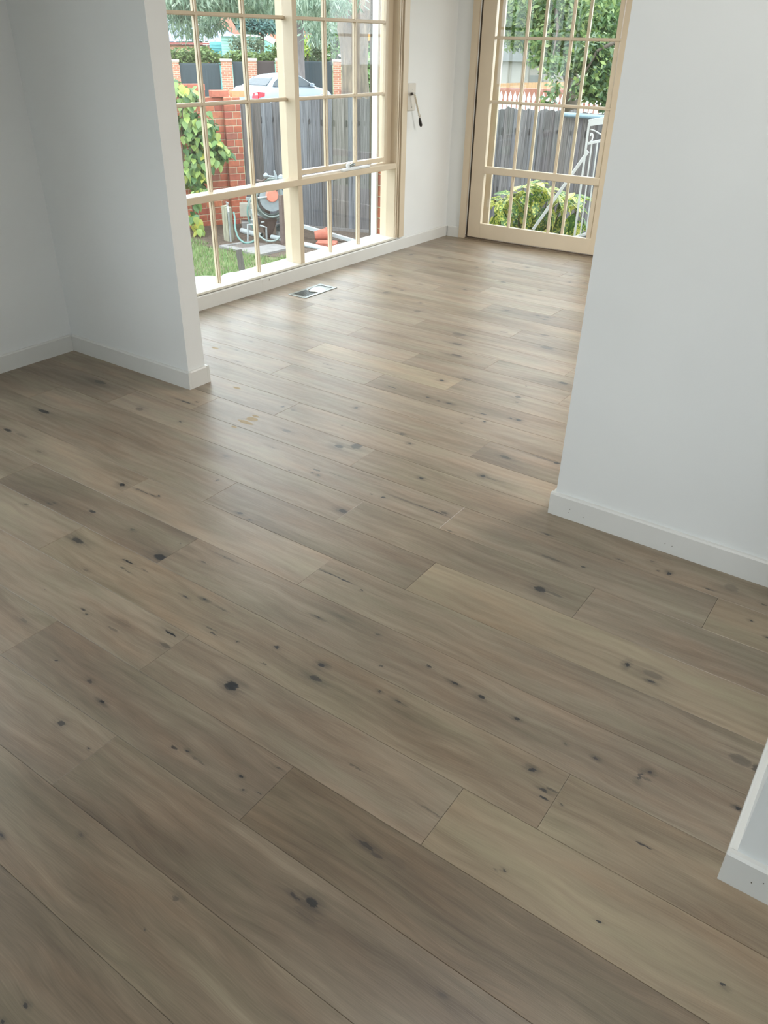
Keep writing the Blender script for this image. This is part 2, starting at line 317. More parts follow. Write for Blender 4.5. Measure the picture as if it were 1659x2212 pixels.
KNOTS=[(-3.23,1.847,0.0459,0.0142,0.9),(-3.179,1.628,0.0306,0.0108,0.9),(-2.371,1.611,0.016,0.0128,0.95),(-2.885,1.587,0.0224,0.0078,0.45),(-3.323,2.237,0.0481,0.0174,0.7),(-2.896,2.136,0.0234,0.0157,0.5),(-2.637,2.156,0.0091,0.0051,0.9),(-2.189,1.639,0.0067,0.0051,1),(-2.209,1.627,0.0122,0.0029,0.9),(-2.259,1.624,0.0341,0.0025,0.7),(-2.47,1.351,0.0084,0.0032,0.8),(-2.461,1.367,0.0065,0.0026,0.7),(-2.295,1.412,0.0184,0.0083,0.9),(-2.075,1.419,0.0114,0.0056,0.6),(-2.173,1.258,0.0346,0.0114,0.85),(-2.782,2.328,0.0423,0.0045,0.9),(-3.084,1.635,0.0436,0.0091,0.35),(-2.292,1.624,0.0094,0.0051,0.6),(-1.869,1.461,0.0053,0.0031,0.5),(-2.375,2.574,0.0057,0.0084,1),(-2.085,2.779,0.0121,0.0127,0.8),(-2.308,2.57,0.0104,0.0084,0.5),(-2.012,2.574,0.0064,0.0058,0.6),(-1.893,2.399,0.0243,0.0156,0.8),(-1.835,2.446,0.0271,0.0316,0.75),(-2.18,2.379,0.0296,0.0134,0.6),(-1.831,2.171,0.0203,0.0064,0.7),(-1.8,2.141,0.0086,0.0063,0.8),(-1.83,2.141,0.0058,0.0045,0.7),(-1.739,2.187,0.0707,0.0027,0.35),(-1.486,2.153,0.0078,0.0077,0.95),(-1.534,2.145,0.0053,0.0043,0.7),(-2.22,2.033,0.0128,0.0082,0.5),(-2.098,1.862,0.0036,0.0048,1),(-1.547,1.979,0.0207,0.0138,0.85),(-1.847,1.734,0.0137,0.0065,0.8),(-1.786,1.72,0.0065,0.0036,0.8),(-1.92,2.1,0.0047,0.0036,0.7),(-2.121,2.215,0.0191,0.0039,0.5),(-2.746,2.362,0.0061,0.0046,1),(-1.938,3.338,0.0152,0.0095,1),(-2.095,3.1,0.0297,0.0051,0.9),(-1.84,3.434,0.0307,0.0114,0.55),(-1.548,3.542,0.0065,0.0066,0.6),(-1.873,3.1,0.0165,0.0057,0.9),(-1.812,3.096,0.0098,0.0049,0.8),(-1.751,3.103,0.0192,0.007,0.95),(-1.558,3.093,0.0244,0.0048,1),(-1.515,3.384,0.0188,0.0153,0.7),(-1.492,3.319,0.0093,0.006,0.6),(-1.41,3.699,0.0287,0.0154,0.8),(-1.424,3.128,0.0071,0.0055,1),(-1.386,3.132,0.0146,0.0122,0.95),(-1.508,3.019,0.0077,0.0066,1),(-1.572,3.015,0.0091,0.0053,0.6),(-1.585,2.938,0.0072,0.0051,0.7),(-1.744,2.67,0.0121,0.0093,0.8),(-1.662,2.611,0.0106,0.0067,0.85),(-1.258,2.751,0.0294,0.0124,0.7),(-1.056,2.834,0.0153,0.0103,0.9),(-1.117,2.838,0.0649,0.0069,0.5),(-1.255,2.543,0.0129,0.0101,0.95),(-1.211,2.541,0.0331,0.004,0.55),(-1.447,2.373,0.0122,0.0067,1),(-1.283,2.185,0.0931,0.0034,0.95),(-1.23,2.198,0.0145,0.0085,0.7),(-0.851,2.293,0.013,0.0042,0.8),(-1.151,2.101,0.0162,0.0032,0.6),(-1.479,2.155,0.0078,0.0069,0.8),(-1.861,1.362,0.0288,0.0173,0.95),(-1.929,1.279,0.0292,0.0039,0.95),(-1.912,1.244,0.0131,0.0027,0.7),(-1.882,1.241,0.0155,0.0027,0.6),(-1.846,1.279,0.0232,0.0027,0.5),(-2,1.163,0.0107,0.0052,0.45),(-1.833,1.029,0.0098,0.0037,0.85),(-1.806,1.02,0.0087,0.0036,0.8),(-1.932,0.889,0.0175,0.0063,0.4),(-1.684,1.022,0.0254,0.004,0.4),(-1.628,1.261,0.0142,0.0031,0.85),(-1.527,1.111,0.0264,0.0032,1),(-1.498,1.065,0.0237,0.0087,0.55),(-1.7,0.839,0.0059,0.0035,0.9),(-1.552,0.843,0.0127,0.0056,0.7),(-1.463,0.813,0.0121,0.0054,0.95),(-1.483,0.702,0.0119,0.0082,0.85),(-1.68,1.061,0.0349,0.0136,0.25),(-2.015,1.02,0.0106,0.0019,0.4),(-1.723,1.429,0.0126,0.0035,0.6),(-1.672,1.493,0.0324,0.0024,0.6),(-1.567,1.287,0.0116,0.0041,0.95),(-1.483,1.285,0.0179,0.0025,0.5),(-1.445,1.197,0.0238,0.0024,0.6),(-1.427,1.186,0.015,0.0024,0.75),(-1.341,1.202,0.0037,0.0033,0.8),(-1.231,1.253,0.0088,0.0057,0.95),(-1.212,1.178,0.0086,0.0036,0.6),(-1.225,1.06,0.0229,0.0185,1),(-1.077,1.27,0.0124,0.0083,0.95),(-1.057,1.219,0.0221,0.0098,0.8),(-1.304,1.632,0.0736,0.0028,0.95),(-1.195,1.623,0.0056,0.0042,0.8),(-1.225,1.431,0.0166,0.0032,0.9),(-1.024,1.474,0.0058,0.0037,0.6),(-0.939,1.369,0.0073,0.0034,0.7),(-0.883,1.283,0.0059,0.0036,0.75),(-1.167,1.474,0.0225,0.0043,0.3),(-0.826,1.449,0.0106,0.0045,0.85),(-0.733,1.434,0.0135,0.0053,0.95),(-0.645,1.43,0.013,0.0061,0.95),(-0.53,1.417,0.0092,0.005,0.9),(-0.819,1.283,0.0135,0.0031,0.8),(-0.727,1.974,0.0232,0.015,0.9),(-0.682,1.978,0.038,0.0068,0.45),(-0.773,2.16,0.0409,0.0069,0.6),(-0.391,1.413,0.0051,0.0031,0.5),(-0.577,2.297,0.0098,0.0032,0.8),(-0.445,2.311,0.0045,0.0039,0.7),(-0.413,2.317,0.0082,0.0086,1),(-0.482,2.355,0.0096,0.0048,0.5),(-0.218,2.361,0.0245,0.0232,0.35),(-0.274,2.307,0.0176,0.003,0.8),(-0.109,2.33,0.0083,0.0037,0.7),(-0.125,2.219,0.0055,0.0056,0.9),(-0.062,2.165,0.0062,0.0054,0.9),(-0.662,2.179,0.0079,0.0053,0.8),(-0.367,1.795,0.0073,0.0113,0.95),(-0.287,1.768,0.0122,0.0055,0.9),(-0.293,1.797,0.0339,0.0167,0.45),(-1.308,0.422,0.0089,0.004,0.9),(-1.163,0.526,0.0072,0.0045,0.5),(-0.879,0.546,0.0091,0.0055,0.5),(-0.944,0.244,0.0073,0.0037,0.85),(-0.952,0.203,0.0065,0.0029,0.9),(-1.356,0.691,0.0035,0.0025,0.9),(-1.184,0.818,0.0103,0.0054,0.8),(-1.149,0.83,0.0069,0.0031,0.9),(-1.106,0.826,0.0271,0.0022,0.45),(-0.99,0.852,0.0073,0.0035,0.95),(-0.956,0.827,0.0054,0.0026,0.9),(-0.878,0.465,0.003,0.0016,0.7),(-0.643,0.705,0.0168,0.0105,0.95),(-0.679,0.694,0.017,0.0035,0.8),(-0.631,0.878,0.025,0.0073,0.8),(-0.601,0.872,0.0175,0.0052,0.6),(-0.557,0.88,0.0342,0.0199,0.2),(-0.918,0.842,0.007,0.0021,0.8),(-0.931,0.924,0.0128,0.0018,0.6),(-0.781,1.038,0.0306,0.0019,0.5),(-0.561,1.038,0.031,0.0023,0.5),(-0.329,0.708,0.0069,0.0035,0.5),(-0.354,1.004,0.0048,0.0029,0.85),(-0.369,0.995,0.0032,0.0017,0.6),(-0.636,0.678,0.0363,0.0103,0.3),(-0.424,1.286,0.0104,0.0064,0.95),(-0.363,1.227,0.0141,0.0035,0.95),(-0.374,1.247,0.0107,0.0031,0.85),(-0.356,1.26,0.0196,0.0026,0.6),(-0.309,1.413,0.0081,0.004,0.85),(-0.126,1.242,0.0188,0.0034,0.9),(-0.199,1.425,0.0052,0.0141,0.75),(-0.183,1.452,0.007,0.0051,0.85),(-0.186,1.426,0.0139,0.0039,0.5),(0.019,1.47,0.0057,0.0039,0.95),(-0.011,1.624,0.0308,0.0186,0.5),(0.03,1.621,0.0134,0.0153,0.7),(-0.141,1.016,0.0051,0.0036,1),(0.1,1.035,0.0062,0.0038,0.9),(-0.325,1.235,0.0052,0.002,0.7),(-2.247,4.046,0.0525,0.0282,0.55),(-2.164,3.884,0.0389,0.0162,0.7),(-2.07,3.716,0.0413,0.0151,0.7),(-1.714,4.156,0.0474,0.0256,0.6),(-1.824,4.36,0.0343,0.0139,0.6),(-2.701,4.279,0.0225,0.0245,0.5),(-2.245,4.669,0.0171,0.0161,0.6),(-2.03,4.693,0.0206,0.0158,0.6),(-1.97,4.699,0.0204,0.013,0.6),(-1.961,4.645,0.0121,0.0104,0.6),(-2.05,4.252,0.0317,0.0114,0.45),(-2.715,4.929,0.0143,0.0091,0.7),(-2.282,5.262,0.0228,0.0128,0.5),(-3.306,4.135,0.0291,0.0164,0.6),(-3.121,4.513,0.0247,0.0229,0.6),(-3.605,5.576,0.0192,0.019,0.7),(-3.359,4.918,0.0265,0.0159,0.6),(-3.259,4.819,0.0345,0.0101,0.5),(-3.067,4.637,0.0165,0.0095,0.6),(-3.144,4.657,0.0251,0.0095,0.5),(-2.792,4.457,0.0093,0.0087,0.7),(-2.702,4.274,0.0225,0.0162,0.5),(-3.359,5.634,0.0233,0.0192,0.5),(-3.651,5.122,0.0422,0.0171,0.45),(-3.047,4.853,0.0209,0.0101,0.4),(-2.598,5.296,0.0241,0.0165,0.7),(-2.277,5.258,0.0189,0.0132,0.65),(-2.653,5.811,0.0211,0.0159,0.6),(-2.951,5.792,0.0133,0.0128,0.6),(-2.97,5.56,0.0113,0.0122,0.7),(-2.92,5.653,0.0131,0.0125,0.5),(-2.424,6.276,0.0254,0.0176,0.6),(-2.271,5.803,0.0096,0.0124,0.5),(-2.202,5.607,0.0116,0.0116,0.7),(-2.101,5.664,0.0153,0.0117,0.8),(-2.329,5.04,0.0151,0.01,0.6),(-3.497,3.517,0.0446,0.0122,0.4),(-3.516,3.358,0.0197,0.0096,0.4),(-3.39,3.33,0.0038,0.0076,1),(-3.305,4.14,0.03,0.0172,0.6),(-3.127,3.518,0.023,0.0079,0.4),(-3.806,3.774,0.0266,0.0092,0.6),(-3.72,3.908,0.0159,0.0095,0.4)]
GLUE = [(p.x, p.y, a, b, 1.0) for p, a, b in ((onz(545,905,0),.035,.018),(onz(530,912,0),.05,.014),(onz(505,922,0),.016,.009),(onz(552,899,0),.018,.01),(onz(512,838,0),.025,.012),(onz(465,752,0),.03,.012))]
JOINTS = {0:[-.3],1:[.3],2:[-1.334],3:[-1.849,-.904],4:[-1.477,-.533],5:[-2.234,-.341],6:[-2.796,-1.844],7:[-2.329,-1.382],8:[-2.021,-1.083],
 9:[-3.431,-1.526,-.582],10:[-3.084,-1.188,-.238],11:[-2.698,-1.745],12:[-2.34],13:[-1.384],14:[-2.712],15:[-2.228],16:[-2.793,-1.855],17:[-2.252,-1.316],
 18:[-2.775,-1.84],19:[-3.333,-1.448],20:[-2.561],21:[-1.974],22:[-3.371],23:[-2.386],24:[-2.9,-1.959],25:[-2.602],26:[-3.3],27:[-1.99],28:[-2.75]}
# tone per board: (row, x inside the board) -> (tone, warmth)
TONES = {(0,-1.5):(-.05,.3),(1,-2):(.02,.2),(1,0):(-.03,.4),(2,-2):(.02,.1),(2,-1):(-.06,.2),(3,-3):(.0,.1),(3,-1.5):(-.03,.0),(3,-.5):(-.06,.5),(4,-2):(-.01,.1),(4,-1):(-.03,.1),
 (4,0):(.03,.7),(5,-3):(.02,.1),(5,-1):(-.01,.4),(5,0):(.02,.6),(6,-3):(.02,.1),(6,-2.3):(-.09,.0),(6,-1):(-.01,.1),(7,-3):(.03,.2),(7,-2):(.05,.1),(7,-1):(-.02,.2),
 (8,-3):(.0,.1),(8,-1.5):(-.04,.1),(8,0):(.09,.6),(9,-2):(.0,.1),(9,-1):(-.02,.2),(9,0):(.0,.2),(10,-2):(.03,.0),(10,-1):(-.01,.2),(10,0):(.05,.7),(11,-2):(.02,.1),(11,-1):(.0,.3),
 (12,-3):(.0,.0),(12,-2):(.02,.2),(13,-2):(.0,.2),(13,-1):(-.06,.0),(14,-3.2):(.03,.0),(14,-2):(.03,.1),(15,-3):(.05,.0),(15,-1):(-.02,.1),(16,-3):(.03,0),(16,-2):(.12,.5),(16,-1):(.02,.1),
 (17,-3):(.03,0),(17,-2):(-.03,.0),(17,-1):(.0,.1),(18,-3):(.03,0),(18,-2):(.0,.1),(18,-1):(-.06,0),(19,-2):(.03,.0),(20,-3):(.05,0),(20,-2):(-.02,.1),(21,-3):(.05,0),(21,-1):(-.05,0),
 (23,-3):(.04,.1),(23,-1.5):(-.07,0),(24,-3.5):(.05,.1),(24,-2.2):(.03,.2),(25,-3):(-.02,.1),(25,-1):(.06,.0)}
rr = random.Random(3)
Y0, PW = .1899, .19
for row in range(-3, 34):
    js = JOINTS.get(row)
    if not js: js = [-3.6 + rr.random()*1.8]
    js = sorted(js); x = js[0]
    while x > -3.95: x -= 1.895; js.append(x)
    x = max(js)
    while x < 3.3: x += 1.895; js.append(x)
    js = sorted(js); ya, yb = Y0+PW*row, Y0+PW*(row+1)
    if yb > 6.70: continue
    for xa, xb in zip(js, js[1:]):
        xa, xb = max(xa, -3.95), min(xb, 3.28)
        if xb-xa < .02: continue
        cx, cy = (xa+xb)/2, (ya+yb)/2
        kn = [(kx-cx, ky-cy, a, c, d) for kx,ky,a,c,d in KNOTS if xa < kx < xb and ya-.004 < ky < yb+.004]
        t = [v for k_, v in TONES.items() if k_[0] == row and xa < k_[1] < xb]
        tone, warm = t[0] if t else ((rr.random()-.5)*.08, rr.random()*.3)
        if row < 4: tone -= .05  # rows by the camera darkened: dimmer light there put into the boards
        if not kn and rr.random() < .9:
            for _ in range(rr.randint(1, 3)): kn.append(((rr.random()-.5)*(xb-xa)*.9, (rr.random()-.5)*.15, .008+rr.random()*.02, .003+rr.random()*.004, .4+rr.random()*.5))
        gl = [(gx-cx, gy-cy, a, c, d) for gx,gy,a,c,d in GLUE if xa < gx < xb and ya < gy < yb]
        q = MB(); e = .0010; g_ = .0003; hx, hy = (xb-xa)/2-g_, PW/2-g_
        P = [(-hx,-hy,-.014),(hx,-hy,-.014),(hx,hy,-.014),(-hx,hy,-.014),(-hx,-hy,-e*.7),(hx,-hy,-e*.7),(hx,hy,-e*.7),(-hx,hy,-e*.7),(-hx+e,-hy+e,0),(hx-e,-hy+e,0),(hx-e,hy-e,0),(-hx+e,hy-e,0)]
        F = [(8,9,10,11)]
        for k_ in range(2):
            for j in range(4): a_ = 4*k_+j; b_ = 4*k_+(j+1)%4; F.append((a_, b_, b_+4, a_+4))
        q.add(P, F); q.build('floorboard', board_mat(kn, tone, warm, gl), FLOOR, loc=Vector((cx,cy,0))-FLOOR_Z)

# walls
def wallbox(name, a, b): return box(name, a, b, M['wall'], **S)
wl = MB(); wl.box((-4.08,-3.1,-.015),(-3.84,-1.1,CEIL)); wl.box((-4.08,-1.1,-.015),(-3.84,1.3,.55)); wl.box((-4.08,-1.1,2.3),(-3.84,1.3,CEIL)); wl.box((-4.08,1.3,-.015),(-3.84,2.58,CEIL))
wl.build('wall_left', M['wall'], **S)
wf = MB(); wf.box((-4.08,-3.22,-.015),(-1.2,-3.1,CEIL)); wf.box((-1.2,-3.22,-.015),(1.4,-3.1,.3)); wf.box((-1.2,-3.22,2.3),(1.4,-3.1,CEIL)); wf.box((1.4,-3.22,-.015),(3.4,-3.1,CEIL)); wf.build('wall_front', M['wall'], **S)
wallbox('wall_right', (3.28,-3.1,-.015), (3.4,6.7,CEIL))
wallbox('wall_stub', (-3.84,2.462,0), (-2.898,2.572,CEIL))
wallbox('wall_divider', (-.898,2.452,0), (3.28,2.57,CEIL))
wallbox('wall_corner', (.045,1.272,0), (3.28,1.75,CEIL))
# window wall in its own frame: x along the wall, y outward
def frame_obj(name, o, a, **k): return empty(name, o, a, **k)
q = MB(); q.box((-.9,.0,-.015),(2.17,.17,.075)); q.box((-.9,0,2.17),(2.17,.17,CEIL)); q.box((2.19,0,-.015),(3.3,.17,CEIL)); q.box((-.9,0,-.015),(-.52,.17,CEIL))
q.build('wall_street_side', M['wall'], **S); ws = bpy.data.objects['wall_street_side']; ws.location = WO; ws.rotation_euler.z = WA
q = MB(); q.box((-.3,0,-.015),(.135,.24,CEIL)); q.box((1.52,0,-.015),(7.2,.24,CEIL)); q.box((.135,0,2.15),(1.52,.24,CEIL))
wb = q.build('wall_back', M['wall'], **S); wb.location = DO; wb.rotation_euler.z = DA
box('ceiling', (-4.1,-3.2,CEIL), (3.4,6.95,CEIL+.1), M['ceiling'], **S)
# skirting boards: each run a bevelled board, top edge eased
def skirting(name, p, q_, n, h=.09, t=.016, ends=(0,0)):
    p, q_ = Vector((*p,0)), Vector((*q_,0)); n = Vector((*n,0)).normalized(); d = (q_-p).normalized()
    p = p - d*ends[0]; q_ = q_ + d*ends[1]
    prof = [(0,0),(t,0),(t,h-.006),(t-.005,h),(0,h)]
    V = [p+n*a+Vector((0,0,b)) for a,b in prof]+[q_+n*a+Vector((0,0,b)) for a,b in prof]
    q2 = MB(); k = len(prof); q2.add(V, [tuple(range(k)), tuple(range(2*k-1,k-1,-1))]+[(i,i+k,(i+1)%k+k,(i+1)%k) for i in range(k)])
    o = q2.build(name, M['skirting'], **S); return o
skirting('baseboard_left', (-3.84,-3.1), (-3.84,2.445), (1,0))
skirting('baseboard_stub', (-3.824,2.462), (-2.898,2.462), (0,-1), ends=(0,.016))
skirting('baseboard_stub_end', (-2.898,2.4625), (-2.898,2.5715), (1,0))
skirting('baseboard_stub_rear', (-3.84,2.572), (-2.898,2.572), (0,1), ends=(-.02,.016))
skirting('baseboard_divider', (-.898,2.452), (3.28,2.452), (0,-1), ends=(.016,0))
skirting('baseboard_divider_end', (-.898,2.4525), (-.898,2.5695), (-1,0))
skirting('baseboard_divider_rear', (-.898,2.57), (3.28,2.57), (0,1), ends=(.016,0))
skirting('baseboard_corner', (.045,1.272), (3.28,1.272), (0,-1), ends=(.016,0))
skirting('baseboard_corner_side', (.045,1.2725), (.045,1.7495), (-1,0))
def wpt(u, w=0): return (WO.x+cos(WA)*u-sin(WA)*w, WO.y+sin(WA)*u+cos(WA)*w)
def dpt(u, w=0): return (DO.x+cos(DA)*u-sin(DA)*w, DO.y+sin(DA)*u+cos(DA)*w)
nW = (sin(WA), -cos(WA)); nD = (sin(DA), -cos(DA))
skirting('baseboard_window', wpt(-.87), wpt(.549), nW)
skirting('baseboard_window', wpt(.5505), wpt(2.975), nW)
skirting('baseboard_door', dpt(.016), dpt(.134), nD)
q = MB()                               # small pencilled cross and the filled nail holes on the boards
for s_ in (1,-1): q.beam((.62-.006*s_,-.0164,.062), (.62+.006*s_,-.0164,.078), .0012, .0006, up=(0,1,0))
o = q.build('trim_pencil_cross', M['caulk'], **S); o.location = WO; o.rotation_euler.z = WA
q = MB()
for x,z_ in ((-.83,.045),(-.835,.03),(-.775,.03),(-.47,.035),(-.445,.034)): q.lathe((x,2.4357,z_), [(.0012,-.0012),(.0012,.0012)], 6)
for x,z_ in ((.11,.055),(.09,.04)): q.lathe((x,1.2557,z_), [(.0011,-.0011),(.0011,.0011)], 6)
q.build('trim_nail_holes', M['caulk'], **S)

# ------------------------------------------------------------------ the big window
win = empty('window_1', WO, WA, kind='structure')
def part(name, a, b, mt, parent, r=0, **k): return box(name, a, b, mt, parent, r, **k)
C_ = M['cream']
part('sill', (-.52,-.004,.0925), (2.19,.20,.109), M['sill'], win, .003)
part('sill_bead', (-.52,.0,.076), (2.19,.17,.0925), M['caulk'], win)
part('jamb', (-.52,0,.109), (-.48,.145,2.13), C_, win); part('jamb', (2.15,0,.109), (2.19,.145,2.13), C_, win)
part('head', (-.52,0,2.13), (2.19,.145,2.17), C_, win)
part('mullion', (.977,0,.109), (1.02,.145,2.13), C_, win, .002)
tr = part('transom', (-.48,-.012,.644), (2.142,.10,.686), C_, win, .004)
part('jamb_bead', (2.154,-.008,.109), (2.168,0,2.15), C_, win); part('jamb_bead', (2.174,-.012,.109), (2.186,0,2.15), C_, win)
part('architrave', (2.196,-.022,.102), (2.262,0,2.24), C_, win, .004)
part('architrave', (-.60,-.022,.102), (-.53,0,2.24), C_, win, .004); part('architrave', (-.60,-.022,2.16), (2.262,0,2.24), C_, win, .004)
def muntin_v(u, w, z0, z1, par):
    q = MB(); c = (u, w, z0)      # moulded bar: flat nose, wider shoulder at the glass
    q.box((-.007,0,0), (.007,.012,z1-z0)); q.box((-.011,.012,0), (.011,.030,z1-z0)); return q.build('muntin', C_, par, loc=c)
def muntin_h(u0, u1, w, z, par):
    q = MB(); q.box((0,0,-.007), (u1-u0,.012,.007)); q.box((0,.012,-.011), (u1-u0,.030,.011)); return q.build('muntin', C_, par, loc=(u0, w, z))
ROWS = [1.176, 1.637]
US = [-.48,-.147,.236,.618,.977]
for u in US[1:-1]:
    muntin_v(u, .066, .686, 2.13, win); muntin_v(u, .066, .109, .644, win)
for z_ in ROWS: muntin_h(-.48, .977, .0655, z_, win)
def panes(us, zs, w, par):
    for a, b in zip(us, us[1:]):
        for c, d in zip(zs, zs[1:]): box('pane', (a+.004, w, c+.004), (b-.004, w+.004, d-.004), M['glass'], par)
panes(US, [.686]+ROWS+[2.13], .083, win); panes(US, [.109,.644], .083, win)
UL = [1.02,1.413,1.764,2.15]
for u in UL[1:-1]: muntin_v(u, .066, .109, .644, win)
panes(UL, [.109,.644], .083, win)
q = MB(); W0, W1 = .044, .084           # opening sash above the transom, right-hand side
q.box((1.0205,W0,.701),(1.042,W1,2.12)); q.box((2.050,W0,.701),(2.082,W1,2.12)); q.box((1.042,W0,.701),(2.05,W1,.731)); q.box((1.042,W0,2.09),(2.05,W1,2.12))
sash = q.build('sash', C_, win)
UR = [1.042,1.363,1.702,2.05]
for u in UR[1:-1]: muntin_v(u, .046, .731, 2.09, sash)
for z_ in ROWS: muntin_h(1.042, 2.05, .0455, z_, sash)
panes(UR, [.731]+ROWS+[2.09], .064, sash)
part('sash_stop', (2.083,.05,.686), (2.149,.12,2.13), C_, win)
q = MB(); q.bbox((1.475,-.008,.6865),(1.80,.022,.704),.004); q.tube([(1.545,.005,.70),(1.552,.014,.722),(1.575,.02,.738)], [.013,.015,.010], 10)
la = q.build('window_latch', M['white_metal'], win)
q = MB(); q.tube([(1.575,.008,.716),(1.60,.004,.722),(1.622,.002,.722)], [.010,.012,.008], 10); q.build('latch_knob', M['steel'], la, smooth=True)
# outside: guide of the roller shutter and the brick reveal
part('shutter_guide', (2.163,.200,-.1), (2.1895,.252,2.13), M['white_metal'], win, .002)
part('guide_seal', (2.160,.253,-.1), (2.189,.27,2.13), M['caulk'], win)
def brick_mesh(l, d, h, r=.004):
    q = MB(); q.bbox((-l/2,-d/2,-h/2), (l/2,d/2,h/2), r); me = bpy.data.meshes.new('brick'); me.from_pydata(q.v, [], q.f); return me
M['brick'] = rmat('red_brick', [(.42,.11,.06),(.50,.16,.09),(.36,.10,.07),(.54,.19,.10),(.30,.12,.09),(.46,.13,.07)], .85, 14, .5)
M['mortar'] = mat('mortar', (.60,.50,.36), .95, .25, 40)
q = MB(); q.box((2.194,.171,-.9),(3.5,.275,2.4)); o = q.build('trim_outer_leaf', M['mortar'], **S); o.location = WO; o.rotation_euler.z = WA
bm_ = brick_mesh(.22,.104,.076); bm_.materials.append(M['brick'])
for k in range(38): inst('brick', bm_, (2.19+.11+(0 if k%2 else -.0), .224, -.84+.086*k), o)

# ------------------------------------------------------------------ glazed door
dr = empty('door_1', DO, DA, kind='structure')
def arch(name, u0, u1): return part(name, (u0,-.022,0.0), (u1,0,2.22), C_, dr, .004)
arch('architrave', .134, .192); arch('architrave', 1.50, 1.56)
part('architrave', (.134,-.022,2.14), (1.56,0,2.22), C_, dr, .004)
part('jamb', (.193,.03,0), (.21,.235,2.15), C_, dr); part('jamb', (1.485,.0,0), (1.519,.235,2.15), C_, dr)
part('jamb_gap', (.1925,.012,0), (.2115,.03,2.12), M['caulk'], dr)
part('head', (.2,0,2.115), (1.51,.235,2.15), C_, dr)
part('threshold', (.14,-.005,-.015), (1.51,.235,.010), mat('weathered_threshold', (.20,.15,.10), .6, .3, 12), dr)
q = MB(); q.bbox((.213,0,.022),(.3325,.042,2.11),.002); q.bbox((1.362,0,.022),(1.483,.042,2.11),.002); lf = q.build('door_leaf', C_, dr)
part('bottom_rail', (.333,.0008,.022), (1.3615,.041,.143), C_, lf, .002)
part('middle_rail', (.333,-.006,.556), (1.3615,.041,.612), C_, lf, .003)
part('top_rail', (.333,.001,2.03), (1.3615,.041,2.11), C_, lf, .002)
part('glazing_bead', (1.318,.008,.143), (1.352,.03,2.03), C_, lf)
for z0, z1 in ((.143,.556),(.612,2.03)):
    for u in (.600,.970): muntin_v(u, .002, z0, z1, lf)
for z_ in (1.105,1.557): muntin_h(.333, 1.3615, .0015, z_, lf)
panes([.333,.600,.970,1.335], [.612,1.105,1.557,2.03], .024, lf); panes([.333,.600,.970,1.335], [.143,.556], .024, lf)
q = MB(); q.box((.212,.15,.02),(.334,.175,2.1)); q.box((1.40,.15,.02),(1.484,.175,2.1)); q.box((.334,.15,.02),(1.40,.175,.11)); q.box((.334,.15,2.0),(1.4,.175,2.1))
sc = q.build('screen_frame', C_, dr)
for u in (.687,1.046): part('screen_bar', (u-.011,.152,.11), (u+.011,.172,2.0), C_, sc, .002)

# ------------------------------------------------------------------ winder on the wall, vent in the floor
wd = empty('shutter_winder', Vector(wpt(2.334)+(1.05,)), WA, label='wall winder with beige plate, chrome crank arm and black knob beside the big window', cat='shutter winder')
part('plate', (-.053,-.012,0), (.053,0,.192), M['plate'], wd, .004)
for z_ in (.025,.150):
    q = MB(); q.lathe((.002,-.0125,z_), [(.0035,-.0035),(.0035,.0035)], 8); q.build('screw', M['chrome'], wd)
q = MB(); q.tube([(-.004,-.012,.118),(-.035,-.054,.123)], [.011,.009], 12); q.build('spindle', M['black'], wd, smooth=True)
q = MB(); q.tube([(-.035,-.052,.124),(-.040,-.066,.122),(.033,-.066,-.028)], [.008,.0095,.0085], 10); q.tube([(.033,-.066,-.026),(.042,-.066,-.045)], [.011,.008], 10); q.build('crank_arm', M['chrome'], wd, smooth=True)
q = MB(); q.tube([(.043,-.066,-.047),(.045,-.066,-.058),(.052,-.066,-.08),(.064,-.066,-.104),(.068,-.066,-.112)], [.005,.010,.0125,.0125,.006], 12); q.build('knob', M['black'], wd, smooth=True)

vt = empty('floor_vent', (-3.541,4.215,0), -.0, label='rectangular metal floor vent with half-open damper set in the boards by the window', cat='floor vent')
q = MB()
for a, b in (((-.079,-.175,0),(-.056,.175,.005)),((.056,-.175,0),(.079,.175,.005)),((-.056,-.175,0),(.056,-.150,.005)),((-.056,.150,0),(.056,.175,.005)),((-.056,-.012,0),(.056,.012,.005))): q.bbox(a, b, .0015)
q.build('frame', M['steel'], vt)
part('duct', (-.056,-.15,.0002), (.056,.15,.0008), M['void'], vt)
for k in range(11): part('slat', (-.054,-.146+k*.0125,.0009), (.054,-.1425+k*.0125,.0035), M['steel'], vt)
q = MB(); n_ = 10; V = []; F = []
for i in range(n_+1):
    y_ = .016+.130*i/n_; z_ = .0012+.0030*sin(pi*i/n_); V += [(-.053,y_,z_),(.053,y_,z_)]
for i in range(n_): F.append((2*i,2*i+1,2*i+3,2*i+2))
q.add(V, F); q.build('damper', M['steel'], vt, smooth=True)
q = MB(); q.tube([(-.03,-.012,.006),(-.005,-.03,.008),(.03,-.026,.007),(.05,-.016,.006)], .0035, 8); q.lathe((-.035,.0,.004), [(.009,0),(.009,.007),(.004,.009)], 12); q.build('lever', M['chrome'], vt, smooth=True)

